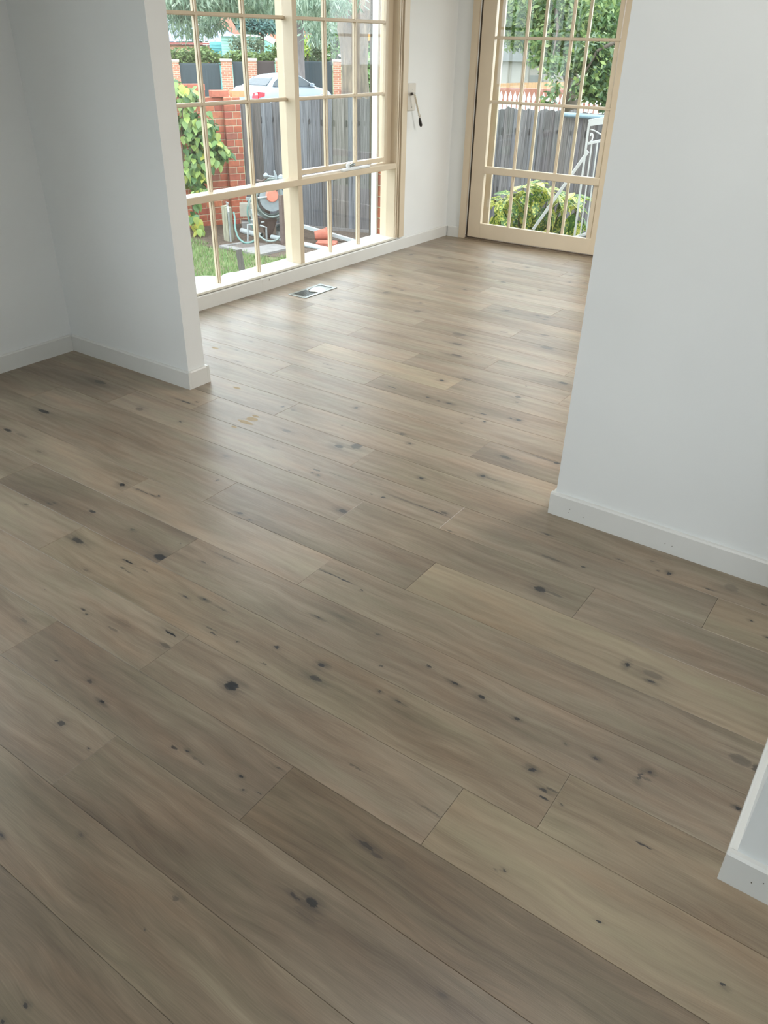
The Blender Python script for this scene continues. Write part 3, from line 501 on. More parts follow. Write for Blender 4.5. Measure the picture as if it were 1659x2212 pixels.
# ------------------------------------------------------------------ openings out of view, and lamps added to brighten the rooms
def plain_window(name, o, a, u0, u1, z0, z1, cols):
    e = empty(name, o, a, kind='structure'); q = MB()
    q.box((u0,.05,z0),(u0+.05,.12,z1)); q.box((u1-.05,.05,z0),(u1,.12,z1)); q.box((u0+.05,.05,z0),(u1-.05,.12,z0+.05)); q.box((u0+.05,.05,z1-.05),(u1-.05,.12,z1)); q.build('window_frame', C_, e)
    st = (u1-u0-.1)/cols
    for i in range(cols):
        if i: box('mullion', (u0+.05+st*i-.02,.05,z0+.05), (u0+.05+st*i+.02,.12,z1-.05), C_, e)
        box('pane', (u0+.055+st*i,.08,z0+.055), (u0+.045+st*(i+1),.084,z1-.055), M['glass'], e)
    return e
plain_window('window_2', (-3.84,-1.1,0), pi/2, .0, 2.4, .55, 2.3, 3)
plain_window('added_window', (1.4,-3.1,0), pi, .0, 2.6, .3, 2.3, 3)  # unseen window, added and sized to brighten the divider wall
def added_lamp(x, y, power, label, R_=.24):  # unseen lamp with a housing, added for interior brightness
    e = empty('added_ceiling_light', (x,y,CEIL), label=label, cat='added ceiling light', group='fill lights added for brightness')
    q = MB(); q.lathe((0,0,-.05), [(R_-.02,0),(R_,.01),(R_,.05)], 32); q.build('housing', M['white_metal'], e, smooth=True)
    lm, nt, b = newmat('fill_diffuser'); b.inputs['Emission Color'].default_value = (1,.97,.93,1); b.inputs['Emission Strength'].default_value = 1.5; b.inputs['Base Color'].default_value = (.8,.8,.8,1)
    q = MB(); q.lathe((0,0,-.056), [(R_-.05,.0),(R_-.04,.005)], 32); q.build('diffuser', lm, e)
    ld = bpy.data.lights.new('fill_lamp', 'AREA'); ld.shape = 'DISK'; ld.size = 2*R_-.1; ld.energy = power; ld.color = (1,.97,.93)
    lo = bpy.data.objects.new('fill_lamp', ld); COL.objects.link(lo); lo.parent = e; lo.location = (0,0,-.062); return e
added_lamp(-.35, 1.2, FILL_FRONT, 'small round white ceiling light added out of view to brighten the near room')
added_lamp(.1, 5.0, FILL_REAR, 'large round white ceiling light added out of view to brighten the window room', .6)

# ================================================================== outside
G = -.8; G2 = -1.15
M['lawn'] = mat('lawn_soil', (.16,.19,.08), .95, 0, 5, .3, c2=(.13,.10,.07))
M['soil'] = mat('garden_soil', (.13,.095,.07), .95, .5, 30, 1.0)
M['concrete'] = mat('concrete', (.27,.26,.25), .9, .25, 12, .3)
M['road'] = mat('asphalt', (.16,.16,.17), .9, .2, 20, .2)
M['verge'] = mat('verge_grass', (.16,.20,.08), .95, .5, 4, .3)
M['paling'] = rmat('weathered_paling', [(.115,.10,.10),(.21,.21,.225),(.145,.13,.12),(.27,.285,.31),(.10,.09,.085),(.18,.19,.21),(.23,.21,.19),(.15,.145,.15)], .9, 3.0, .6, (30,30,1.0), .62)
M['timber'] = rmat('grey_timber', [(.26,.25,.24),(.22,.20,.19)], .9, 6, .5, (20,20,1))
M['postwood'] = mat('green_treated_timber', (.36,.35,.26), .85, .4, 9, .4, stretch=(9,9,1))
M['pvc'] = mat('white_pvc', (.50,.55,.56), .45, .15, 10)
M['hose'] = mat('green_hose', (.16,.30,.27), .45, .2)
M['hose_grey'] = mat('grey_green_hose', (.25,.30,.28), .5, .2)
M['galv'] = mat('galvanised_steel', (.42,.45,.45), .5, .25, 20, metal=.3)
M['orange'] = mat('faded_orange_plastic', (.75,.27,.19), .5, .25, 12)
M['grey_plastic'] = mat('grey_plastic', (.29,.33,.35), .5, .15)
M['terracotta'] = mat('terracotta', (.45,.15,.10), .85, .3, 12)
M['stem'] = mat('creeper_stem', (.11,.085,.055), .9, .3)
M['gravel'] = mat('dark_gravel', (.20,.17,.15), .95, .6, 70, 1.0)
box('ground_garden', (-10.5,-6,G-.1), (-4.2,11,G), M['soil'], **S)
box('ground_street_side', (-110,-40,G2-.1), (60,110,G2), M['verge'], **S)
box('ground_front', (-4.2,-40,G2), (20,-3.3,G2+.3), M['concrete'], **S)
box('ground_yard', (-4.2,6.75,G-.1), (10,12,G), M['soil'], **S)
q = MB(); q.prism([(-9.0,2.0),(-4.25,2.0),(-4.25,7.4),(-5.9,7.6),(-6.9,7.15),(-7.9,7.1),(-9.0,6.4)], G, G+.012); q.build('lawn_bed', M['lawn'], kind='structure')
q = MB(); q.prism([(-7.9,7.1),(-6.9,7.15),(-5.9,7.6),(-4.3,7.4),(-4.3,10.6),(-7.35,8.25),(-8.3,8.5),(-8.3,8.6),(-9.6,6.9),(-9.0,6.4)], G, G+.02); q.build('soil_bed', M['soil'], kind='structure')
box('road', (-60,-30,G-.02), (60,11,G+.01), M['road'], T=None, **S)
rd = bpy.data.objects['road']
rd.data.clear_geometry()
q = MB(); a1, a2 = Vector((-24,18.0,0)), Vector((-14.0,36.0,0)); dd = (a2-a1).normalized(); nn = Vector((-dd.y,dd.x,0))
PR = [a1-dd*30, a2+dd*30, a2+dd*30+nn*8, a1-dd*30+nn*8]
q.add([(p.x,p.y,G2+.015-rd.location.z) for p in [v-Vector((rd.location.x,rd.location.y,0)) for v in PR]], [(0,1,2,3)]); rd.data.from_pydata(q.v, [], q.f); rd.data.update()
# grass blades
grass_m = leafmat('grass_blade', [(.13,.22,.08),(.22,.34,.13),(.34,.42,.20),(.17,.28,.10)], .6, .3, obj=False)
q = MB(); r_ = random.Random(11)
for _ in range(16000):
    x, y = -8.6+r_.random()*2.9, 4.8+r_.random()*2.9
    if (x+7.9)*.1+ (y-7.15) > .1 and x < -6.6: continue
    if x > -7.75 and y > 7.25+.25*(x+6.9): continue
    if noise_v := (sin(x*3.1)*cos(y*4.3)+sin(x*7+y*5)*.5):
        if noise_v > .75 and r_.random() < .75: continue
    h = .03+r_.random()*.05; a = r_.random()*6.28; w = .004+r_.random()*.004; lx, ly = cos(a)*h*.6*r_.random(), sin(a)*h*.6*r_.random()
    q.add([(x-w*cos(a+1.57),y-w*sin(a+1.57),G+.01),(x+w*cos(a+1.57),y+w*sin(a+1.57),G+.01),(x+lx,y+ly,G+.01+h)], [(0,1,2)])
q.build('lawn_grass', grass_m, label='short green lawn grass growing below the big window', cat='grass', kind='stuff')
D = lambda X, Y: (470+X/9.217, 360+Y/9.217)
def gp(X, Y, z=G+.03): p = onz(*D(X,Y), z); return (p.x, p.y)
# concrete edging slab with gravel
q = MB(); q.prism([gp(30,1600), gp(830,1775), gp(1470,1630), gp(1130,1553), gp(760,1612), gp(490,1640), gp(150,1578)], G, G+.045)
q.prism([gp(30,1578), gp(150,1578), gp(760,1500), gp(740,1480)], G, G+.04)
q.build('concrete_slab', M['concrete'], label='pale concrete slab with a raised edge around a gravel bed on the lawn', cat='concrete slab')
q = MB(); q.prism([gp(150,1578), gp(490,1640), gp(900,1600), gp(1130,1553), gp(760,1500)], G, G+.03); q.build('trim_gravel_bed', M['gravel'], **S)
# paint pails just below the window and a garden stake
def pail(px, py, label):
    c = onz(px, py, -.42); e = empty('paint_pail', (c.x,c.y,G), label=label, cat='pail', group='pails under the window')
    q = MB(); q.lathe((0,0,0), [(.125,.012),(.143,.35),(.150,.352),(.150,.368)], 28); q.build('body', M['white_metal'], e, smooth=True)
    q = MB(); q.lathe((0,0,.366), [(.153,-.02),(.153,.012),(.146,.016),(.140,.006),(.0,.004)], 28, False); ld = q.build('lid', M['white_metal'], e, smooth=True)
    q = MB(); q.tube([(.045*cos(t),.03*sin(t),.374) for t in [2*pi*i/16 for i in range(17)]], .003, 6, False); q.build('ring_mark', M['grey_plastic'], ld)
    q = MB(); q.beam((.08,-.02,.373),(.075,-.065,.373),.003,.002); q.build('tear_tab', M['caulk'], ld)
    q = MB(); q.beam((.11,.02,.373),(.112,-.02,.373),.003,.002); q.build('tear_tab', M['caulk'], ld)
    return e
pail(442, 604.6, 'round white pail with ring-marked lid at the left end of the window'); pail(513.8, 596, 'round white pail with lid standing behind the short grey stake')
t0, t1 = at(515.2, 538, 6.7), at(524.5, 592, 6.7); dn = (t1-t0); tb = t0+dn*((G-t0.z)/dn.z)
q = MB(); q.beam(tb, t0, .05, .05); q.build('garden_stake', M['timber'], label='short square grey timber stake standing in the lawn in front of the slab', cat='stake')

# ------------------------------------------------------------------ brick fence pier and low wall
PD = Vector((.70,.714,0))          # direction of the wall facing the garden
pier = empty('brick_fence_wall', (0,0,0), label='red brick garden wall and pier with capping bricks beside the paling fence', cat='brick wall')
bm1 = brick_mesh(.225,.105,.076); bm1.materials.append(M['brick'])
bmh = brick_mesh(.105,.105,.076); bmh.materials.append(M['brick'])
c0 = at(*(340+795/5.53, 1250/5.53), 11.84); c0.z = 0     # front-left corner of the pier
pa = radians(38); du = Vector((cos(pa), sin(pa), 0)); dv = Vector((-sin(pa), cos(pa), 0))
du = Vector((cos(radians(66)),sin(radians(66)),0)); dv = Vector((-du.y,du.x,0)); ang = atan2(du.y, du.x)
nc = 19
q = MB(); T = Matrix.Translation(Vector((c0.x,c0.y,0))) @ Matrix.Rotation(ang, 4, 'Z')
q.box((.006,.006,G),(.226,.226,G+nc*.086), T)
q.box((-2.2,.066,G),(0.0,.16,G+nc*.086), T); q.build('mortar', M['mortar'], pier)
def bk(l):
    m_ = brick_mesh(l, .105, .076); m_.materials.append(M['brick']); return m_
b16, b06, b11 = bk(.158), bk(.062), bk(.108)
for k in range(nc):
    z_ = G+.043+.086*k
    if k % 2: seq = [(.079,b16),(.199,b06)]
    else: seq = [(.054,b11),(.174,b11)]
    for u, me in seq: inst('brick', me, T @ Vector((u,.0525,z_)), pier, (0,0,ang))
    inst('brick', b11 if k % 2 else b16, T @ Vector((.0525,.17,z_)), pier, (0,0,ang+pi/2))
    for j in range(9):              # low wall, running away to the left
        inst('brick', bm1, T @ Vector((-.118-.236*j-(.118 if k % 2 else 0),.1125,z_)), pier, (0,0,ang))
    if k % 2: inst('brick', b11, T @ Vector((-.060,.1125,z_)), pier, (0,0,ang))
zt = G+nc*.086
# capping bricks: one pale orange, on edge
M['brick_orange'] = mat('orange_brick', (.66,.34,.17), .85, .2, 20, .3)
M['brick_cap'] = mat('cap_brick', (.52,.17,.11), .85, .3, 20, .3)
bmo = brick_mesh(.235,.11,.078); bmo.materials.append(M['brick_orange']); bmc = brick_mesh(.235,.11,.078); bmc.materials.append(M['brick_cap'])
tag(inst('capping_brick', bmc, T @ Vector((-.03,.08,zt+.04)), pier, (0,0,ang)), 'red capping brick'); tag(inst('capping_brick', bmo, T @ Vector((.25,.06,zt+.036)), pier, (0,0,ang-.06)), 'pale orange capping brick')
for j in range(5): inst('capping_brick', bmc, T @ Vector((-.34-.24*j,.11,zt+.115)), pier, (0,0,ang))
for j in range(6): inst('brick', bm1, T @ Vector((-.34-.236*j,.1125,zt+.036)), pier, (0,0,ang))

# ------------------------------------------------------------------ paling fence
F1 = Vector((-8.19,8.62,0)); fa = radians(20.4); FU = Vector((cos(fa),sin(fa),0)); FV = Vector((-sin(fa),cos(fa),0))
fence = empty('paling_fence', F1, fa, label='weathered grey timber paling fence behind the garden', cat='fence')
r_ = random.Random(5); pm = []
for i in range(6):                      # a few palings, slightly different tops
    w = .10+.012*r_.random(); q = MB(); n_ = 3; V = []
    tp = [(-w/2, 1.0+r_.uniform(-.012,.01)), (-w/4, 1.0+r_.uniform(-.006,.012)), (w/4, 1.0+r_.uniform(-.006,.012)), (w/2, 1.0+r_.uniform(-.012,.01))]
    for y_ in (0,.014):
        V += [(x,y_,0) for x,_ in tp]+[(x,y_,z_) for x,z_ in tp]
    Fc = [(i_,i_+1,i_+5,i_+4) for i_ in range(3)]+[(i_+12,i_+13,i_+9,i_+8) for i_ in range(3)]+[(i_+4,i_+5,i_+13,i_+12) for i_ in range(3)]+[(0,4,12,8),(3,11,15,7)]
    q.add(V, Fc); me = bpy.data.meshes.new('paling'); me.from_pydata(q.v, [], q.f); me.materials.append(M['paling']); pm.append(me)
def topz(u): return .785 if u < .45 else (.83+.045*(u-.45) if u < 1.9 else .835-.012*(u-1.9))
u = -.13; i = 0
while u < 6.4:
    h = topz(u)+r_.uniform(-.014,.014)-G
    o = inst('paling', pm[r_.randrange(6)], (u, (i%2)*.0145, G), fence, (0,0,r_.uniform(-.02,.02)), (1+r_.uniform(-.08,.12),1,h)); u += .086+r_.uniform(-.006,.006); i += 1
for z_ in (-.55,.02,.62): box('rail', (.05,.032,z_-.035), (6.4,.075,z_+.035), M['timber'], fence)
q = MB()
for k in range(75):
    for z_ in (.60,-.1): 
        uu = .1+k*.086; q.box((uu-.0015,-.003,z_-.03-.06*r_.random()),(uu+.001,.0145,z_+.006))
q.build('nail_streak', mat('rust_streak', (.085,.08,.08), .9, .3), fence, kind='stuff')
q = MB(); q.box((.05,-.02,G),(6.4,.0,G+.04)); q.build('plinth_board', M['timber'], fence)
pp = [pl_ for pl_ in ()]
def on_fence(px, py, off=0.0):         # where the view through a photo position meets the fence plane
    r = ray(px, py); P0 = F1 - FV*off; t = (P0-CAM).dot(FV)/r.dot(FV); return CAM+r*t
q = MB(); q.tube([on_fence(1215,247,.06), on_fence(1304,254,.06), on_fence(1360,258,.06)], .028, 12); q.build('blue_grey_pipe', mat('blue_pipe', (.22,.32,.38), .5, .2), smooth=True, label='blue-grey metal pipe running level across the top of the paling fence', cat='pipe')

# ------------------------------------------------------------------ tap, hose reel, pipes, boxes in the bed
tp_ = onz(*D(235,1500), G); e = empty('garden_tap', tp_, label='brass garden tap on a split timber post in front of the brick wall', cat='garden tap')
q = MB(); q.bbox((-.05,-.045,-.05),(-.004,.045,.455),.006); q.bbox((.004,-.05,-.05),(.05,.04,.440),.006); q.build('post', M['postwood'], e)
q = MB(); q.tube([(.06,-.03,.0),(.062,-.035,.43),(.07,-.05,.46),(.12,-.09,.44),(.135,-.10,.40)], .013, 8); q.tube([(.07,-.05,.45),(.07,-.05,.50)], .012, 8); q.beam((.03,-.03,.505),(.11,-.07,.505),.014,.012); q.build('tap', M['galv'], e, smooth=True)
HD = 10.75
def DP(X, Y, d): return at(*D(X,Y), d)
e = empty('hose', (0,0,0), label='green garden hose looping from the tap to the hose reel', cat='garden hose')
def smoothpath(pts, n=8):
    P = [Vector(p) for p in pts]; out = []
    for i in range(len(P)-1):
        p0, p1, p2, p3 = P[max(i-1,0)], P[i], P[i+1], P[min(i+2,len(P)-1)]
        for j in range(n):
            t = j/n; out.append(.5*((2*p1)+(p2-p0)*t+(2*p0-5*p1+4*p2-p3)*t*t+(3*p1-p0-3*p2+p3)*t**3))
    return out+[P[-1]]
q = MB(); q.tube(smoothpath([DP(320,900,10.75),DP(345,1040,10.7),DP(355,1230,10.65),DP(420,1420,10.6),DP(560,1520,10.55),DP(700,1490,10.6),DP(765,1400,10.7),DP(740,1280,10.8),DP(640,1110,10.8),DP(595,900,10.8),DP(620,720,10.8),DP(680,600,10.8),DP(700,450,10.8),DP(730,330,10.8)]), .012, 8); q.build('hose_length', M['hose'], e, smooth=True)
q = MB(); q.tube(smoothpath([DP(700,560,10.78),DP(630,760,10.76),DP(680,1000,10.76),DP(760,1250,10.72),DP(860,1400,10.6),DP(1000,1480,10.55),DP(1150,1470,10.55),DP(1270,1370,10.6),DP(1335,1180,10.7),DP(1340,980,10.75),DP(1300,760,10.8),DP(1255,560,10.8),DP(1225,420,10.8)]), .012, 8); q.build('hose_length', M['hose_grey'], e, smooth=True)
# reel: backing disc, coil of hose, orange hub, crank, two posts, feed pipe and funnel-shaped guard
rc = DP(1085,620,10.8); e = empty('hose_reel', (0,0,0), label='grey hose reel with orange hub on dark posts by the fence', cat='hose reel')
nf = (CAM-rc); nf.z = 0; nf.normalize(); sx = Vector((-nf.y,nf.x,0)); nf = (nf+Vector((.35,-.1,0))).normalized(); sx = Vector((-nf.y,nf.x,0))
def disc(q, c, r, t, n=28, r2=None):
    V = []; 
    for o_, rr_ in ((0, r), (t, r2 or r)): V += [c+nf*o_+(sx*cos(2*pi*k/n)+Vector((0,0,1))*sin(2*pi*k/n))*rr_ for k in range(n)]
    q.add(V, [tuple(range(n-1,-1,-1)), tuple(range(n,2*n))]+[(k,(k+1)%n,(k+1)%n+n,k+n) for k in range(n)])
q = MB(); disc(q, rc, .165, .012); q.build('disc', M['grey_plastic'], e)
q = MB(); disc(q, rc-nf*.14, .155, .012); q.build('disc', M['grey_plastic'], e)
q = MB(); disc(q, rc+nf*.012+Vector((0,0,.03)), .085, .03, 24, .07); q.build('hub', M['orange'], e)
q = MB(); q.tube([rc+nf*.03+sx*.05*-1+Vector((0,0,.02)), rc+nf*.05+(DP(790,610,10.8)-rc)], .010, 8); q.build('crank', M['pvc'], e)
q = MB()
for k in range(5): 
    cc = rc-nf*(.02+.024*k)+Vector((0,0,-.03)); rr_ = .20-.012*(k%2)+.02*(k%3)
    q.tube([cc+sx*cos(t)*rr_+Vector((0,0,sin(t)*rr_*1.05)) for t in [2*pi*i_/24 for i_ in range(25)]], .012, 6, False)
q.build('hose_coil', M['hose_grey'], e, smooth=True)
M['brown_metal'] = mat('brown_paint_metal', (.16,.115,.10), .6, .3)
p1 = onz(*D(1310,1570), G); p2 = onz(*D(1030,1440), G)
q = MB(); q.beam(p1, p1+Vector((0,0,.62)), .05, .05); q.build('post', M['brown_metal'], e)
q = MB(); q.beam(p2, p2+Vector((0,0,.60)), .06, .04); q.build('post', M['brown_metal'], e)
cg = at(*D(1005,1010), 10.93); q = MB(); q.lathe((cg.x,cg.y,cg.z-.26), [(.03,0),(.05,.05),(.13,.255),(.135,.26)], 16); q.build('funnel', M['brown_metal'], e, smooth=True)
q = MB(); q.beam(DP(800,640,10.85), DP(1290,700,10.8), .02, .03); q.beam(DP(560,640,10.9), DP(860,650,10.9), .03,.04); q.build('bracket', M['galv'], e)
# sprinkler head on top
e = empty('sprinkler', (0,0,0), label='pale grey twin-headed sprinkler standing above the hose reel', cat='sprinkler')
q = MB(); q.tube([DP(1010,190,10.75),DP(1130,210,10.75),DP(1160,220,10.75)], .014, 8); q.tube([DP(1180,290,10.75),DP(1165,210,10.75),DP(1125,80,10.75)], [.018,.02,.010], 8); q.build('arm', M['grey_plastic'], e, smooth=True)
for X, Y, s_ in ((960,180,.035),(1265,225,.045)):
    c = DP(X,Y,10.75); q = MB(); q.lathe((c.x,c.y,c.z-s_), [(.004,0),(s_*.7,s_*.3),(s_,s_),(s_*.7,s_*1.7),(.004,s_*2)], 14); q.build('head', M['grey_plastic'], e, smooth=True)
q = MB(); q.tube([DP(1180,290,10.75), DP(1180,480,10.78)], .012, 8); q.tube([DP(780,280,10.8),DP(900,285,10.78),DP(1010,200,10.76)], [.02,.012,.012], 8); q.build('stem', M['brown_metal'], e, smooth=True)
# meter box and block at the foot of the pier
def oriented(name, X0, Y0, X1, Y1, d, dep, mt, **k):
    a = DP(X0,Y1,d); b = DP(X1,Y1,d); h = DP(X0,Y0,d).z-a.z; e_ = (b-a); e_.z = 0; w = e_.length
    o = box(name, (0,0,0), (w,dep,h), mt, r=.006, **k); c = a + e_/2 + Vector((-e_.y,e_.x,0)).normalized()*dep/2; o.location = (c.x,c.y,a.z); o.rotation_euler.z = atan2(e_.y,e_.x); return o
o = oriented('meter_box', 455,735,730,1000, 11.45, .12, mat('beige_cement_board', (.40,.37,.31), .8, .1), label='beige meter box at the foot of the brick pier', cat='meter box')
o = oriented('concrete_block', 480,1005,720,1200, 11.4, .18, M['concrete'], label='grey concrete block under the beige meter box', cat='block'); o.location.z = G
e = empty('water_pipework', (0,0,0), label='galvanised water pipes and stop taps sticking up from the soil', cat='pipework')
for pts in ([(590,1390),(600,1150),(690,1150),(720,1180)], [(975,1470),(970,1210),(900,1190),(840,1170)]):
    P = [DP(X,Y,10.66) for X,Y in pts]; P[0].z = G-.02; q = MB(); q.tube(P, .012, 8); q.tube([P[2]+Vector((-.02,0,.05)), P[2]+Vector((.03,0,.06))], .008, 6); q.build('pipe', M['galv'], e, smooth=True)
def gpipe(name, pts, r, mt, label, zz=None, **k):
    q = MB(); P = []
    for (X,Y) in pts: p = onz(*D(X,Y), G+r+.012); P.append(p)
    q.tube(P, r, 12, False); return q.build(name, mt, smooth=True, label=label, cat='pipe', **k)
gpipe('drain_pipe', [(480,1270),(760,1350),(880,1378)], .035, M['pvc'], 'white plastic drain pipe lying on the soil from the brick pier', )
gpipe('drain_pipe', [(1080,1400),(1460,1480),(1700,1540),(2420,1700)], .032, M['pvc'], 'white plastic drain pipe lying across the bed towards the window mullion')
c = onz(*D(1235,1400), G); q = MB(); q.tube([(c.x,c.y,G),(c.x,c.y,G+.10),(c.x+.05,c.y-.05,G+.14)], .045, 14, False); q.build('pipe_elbow', M['pvc'], smooth=True, label='open white pipe elbow pointing up beside the hose reel post', cat='pipe')
# long white downpipe leaning along the fence
a, b = DP(650,880,11.2), at(764,527,10.62); b.z = G+.045
q = MB(); q.beam(a, b, .05, .04); q.build('leaning_downpipe', M['pvc'], label='long white downpipe leaning down along the foot of the fence', cat='pipe')
def slabby(name, px, py, s, rz, label, cat):
    c = onz(px, py, G+.03); q = MB(); q.bbox((-s,-s*.6,0),(s,s*.6,.06),.008); o = q.build(name, M['terracotta'], loc=(c.x,c.y,G+.02), label=label, cat=cat); o.rotation_euler.z = rz; return o
c = onz(680,520,G+.05); q = MB(); q.lathe((0,0,0), [(.055,0),(.085,.15),(.095,.155),(.09,.17)], 18); o = q.build('terracotta_pot', M['terracotta'], smooth=True, loc=(c.x,c.y,G+.115), label='terracotta pot lying on its side by the fence', cat='pot'); o.rotation_euler = (0,1.5,.75)
slabby('broken_tile', 706, 530, .13, .5, 'flat reddish broken tile half buried by the white pipe', 'tile')

# ------------------------------------------------------------------ leaves
def leaf_mesh(name, l, w, mt, heart=False, bend=.15):
    prof = [(0,0),(.12,.75),(.35,1),(.65,.7),(1,0)] if heart else [(0,0),(.2,.6),(.5,1),(.8,.55),(1,0)]
    V = []; F = []
    for t, k in prof:
        z_ = -bend*l*t*t; V += [(t*l,-k*w/2,z_+.1*w*k),(t*l,0,z_),(t*l,k*w/2,z_+.1*w*k)]
    for i in range(len(prof)-1): a = 3*i; F += [(a,a+3,a+4,a+1),(a+1,a+4,a+5,a+2)]
    me = bpy.data.meshes.new(name); me.from_pydata(V, [], F); me.materials.append(mt); return me
def cloud(q, c, rad, n, l, w, r_, droop=.5, shell=.5):
    c = Vector(c)
    for _ in range(n):
        d = Vector((r_.gauss(0,1), r_.gauss(0,1), r_.gauss(0,1))).normalized()*(shell+(1-shell)*r_.random())
        p = c+Vector((d.x*rad[0], d.y*rad[1], d.z*rad[2])); a = r_.random()*6.28; pit = -droop+r_.uniform(-.6,.6)
        x = Vector((cos(a)*cos(pit), sin(a)*cos(pit), sin(pit))); y = x.cross(Vector((r_.gauss(0,1),r_.gauss(0,1),r_.gauss(0,1)))).normalized()
        ll = l*(.7+.6*r_.random()); ww = w*(.7+.6*r_.random()); q.add([p, p+x*ll*.5+y*ww/2, p+x*ll, p+x*ll*.5-y*ww/2], [(0,1,2,3)])
creeper_m = leafmat('creeper_leaf', [(.07,.15,.06),(.14,.27,.10),(.25,.38,.12),(.36,.48,.13),(.11,.22,.10),(.62,.62,.12)], .4)
cre = empty('wall_creeper', (0,0,0), label='heart-leaved green creeper climbing over the left of the brick wall', cat='creeper')
me = leaf_mesh('leaf', .115, .085, creeper_m, True); r_ = random.Random(21)
Z1f = lambda X, Y: (340+X/5.53, Y/5.53)
spine = [((170,940),40,.2),((260,1060),70,.4),((330,1120),90,.5),((300,1200),110,.6),((420,1130),80,.5),((330,1420),130,1),((430,1500),170,1),((480,1620),200,1),((560,1480),140,.7),((640,1620),150,.8),((520,1750),210,1),((690,1760),120,.7),((470,1900),170,1),((620,1900),120,.7),((400,2050),110,1),((450,2180),110,1),((820,1830),55,.3),((520,2100),100,.6)]
cnt = 0
for (X,Y), rad, wgt in spine:
    for _ in range(int(15*wgt)+3):
        p = at(*Z1f(X+r_.gauss(0,rad*.55), Y+r_.gauss(0,rad*.55)), 11.2+r_.random()*.35)
        a = atan2(CAM.y-p.y, CAM.x-p.x)+r_.uniform(-1.2,1.2)
        inst('leaf', me, p, cre, (r_.uniform(-.5,.5), .75+r_.uniform(-.5,.6), a), (1,1,1)); cnt += 1
for (X,Y), rad, n_ in (((500,2270),60,10),((450,2330),40,8),((470,2420),40,8),((420,2600),50,12),((500,2720),60,12)):
    for _ in range(n_):
        p = at(*Z1f(X+r_.gauss(0,rad*.6), Y+r_.gauss(0,rad*.6)), 11.0+r_.random()*.3); a = atan2(CAM.y-p.y, CAM.x-p.x)+r_.uniform(-1.2,1.2)
        inst('leaf', me, p, cre, (r_.uniform(-.5,.5), .75+r_.uniform(-.5,.6), a)); cnt += 1
q = MB()
for X, Y0_, Y1_ in ((300,1100,2850),(420,1500,2800),(560,1500,2100),(470,1700,2830)):
    P = [at(*Z1f(X+14*sin(i*1.7), Y0_+(Y1_-Y0_)*i/10), 11.42) for i in range(11)]; q.tube(P, .012, 6)
q.build('stem', M['stem'], cre, smooth=True, kind='stuff')
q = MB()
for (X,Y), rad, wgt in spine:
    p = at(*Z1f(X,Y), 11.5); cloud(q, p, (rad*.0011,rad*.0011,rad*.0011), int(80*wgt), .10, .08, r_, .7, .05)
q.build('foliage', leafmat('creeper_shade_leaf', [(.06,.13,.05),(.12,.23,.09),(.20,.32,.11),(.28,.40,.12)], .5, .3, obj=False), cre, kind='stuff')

# spotted aucuba outside the door
def aucuba_mat():
    m, nt, b = newmat('spotted_leaf'); b.inputs['Roughness'].default_value = .35
    v = coords(nt, (1,1,1), 13.); vo = N(nt,'ShaderNodeTexNoise'); vo.inputs['Scale'].default_value = 55; vo.inputs['Detail'].default_value = 1; L(nt,v,vo.inputs['Vector'])
    oi = N(nt,'ShaderNodeObjectInfo'); ad = N(nt,'ShaderNodeMath',operation='MULTIPLY_ADD'); L(nt,oi.outputs['Random'],ad.inputs[0]); ad.inputs[1].default_value = .35; ad.inputs[2].default_value = -.17
    a2 = N(nt,'ShaderNodeMath',operation='ADD'); L(nt,vo.outputs[0],a2.inputs[0]); L(nt,ad.outputs[0],a2.inputs[1])
    c = ramp(nt, a2.outputs[0], [(.30,(.05,.12,.03)),(.46,(.13,.24,.05)),(.54,(.50,.52,.10)),(.75,(.66,.64,.20))]); L(nt,c,b.inputs['Base Color'])
    tr = N(nt,'ShaderNodeBsdfTranslucent'); L(nt,c,tr.inputs[0]); mx = N(nt,'ShaderNodeMixShader'); mx.inputs[0].default_value = .3
    L(nt,b.outputs[0],mx.inputs[1]); L(nt,tr.outputs[0],mx.inputs[2]); L(nt,mx.outputs[0],nt.nodes['Material Output'].inputs[0]); return m
AM = aucuba_mat()
au = empty('spotted_laurel', (0,0,0), label='yellow-spotted green laurel bush in front of the paling fence outside the door', cat='bush')
me = leaf_mesh('leaf', .19, .075, AM, False, .25); r_ = random.Random(9)
Z7f = lambda X, Y: (1000+X/4.879, 220+Y/4.879)
def aleaf(X, Y, d, down=.5):
    p = at(*Z7f(X,Y), d); inst('leaf', me, p, au, (r_.uniform(-.5,.5), down+r_.uniform(-.45,.55), r_.random()*6.28), (1+r_.uniform(-.3,.35),)*3)
for _ in range(290):
    t = r_.random(); X = 300+960*t; top = 960 - 95*sin(pi*min(1,max(0,(X-560)/420)))*(560 < X < 980) + 55*(abs((X-780)/480)**2)
    Y = top+12+(1420-top)*r_.random()**1.3; dep = 9.0+r_.uniform(-.35,.25) + .0004*(1400-Y)*0
    if r_.random() < .3: Y = top+r_.random()*60
    aleaf(X, Y, dep, .2 if Y < top+60 else .7)
for X, Y in ((640,900),(740,870),(860,885),(900,870),(600,905),(430,950),(1180,955),(760,860),(710,880)): aleaf(X, Y, 9.0, -.3)
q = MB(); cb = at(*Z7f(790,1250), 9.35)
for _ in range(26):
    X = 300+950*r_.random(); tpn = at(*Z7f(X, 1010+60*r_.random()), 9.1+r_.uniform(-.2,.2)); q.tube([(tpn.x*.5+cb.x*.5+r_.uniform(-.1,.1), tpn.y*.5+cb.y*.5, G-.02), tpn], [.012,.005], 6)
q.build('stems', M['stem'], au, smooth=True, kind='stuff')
q = MB(); cloud(q, (cb.x,cb.y,cb.z-.15), (.50,.22,.30), 420, .18, .07, r_, .6, .2)
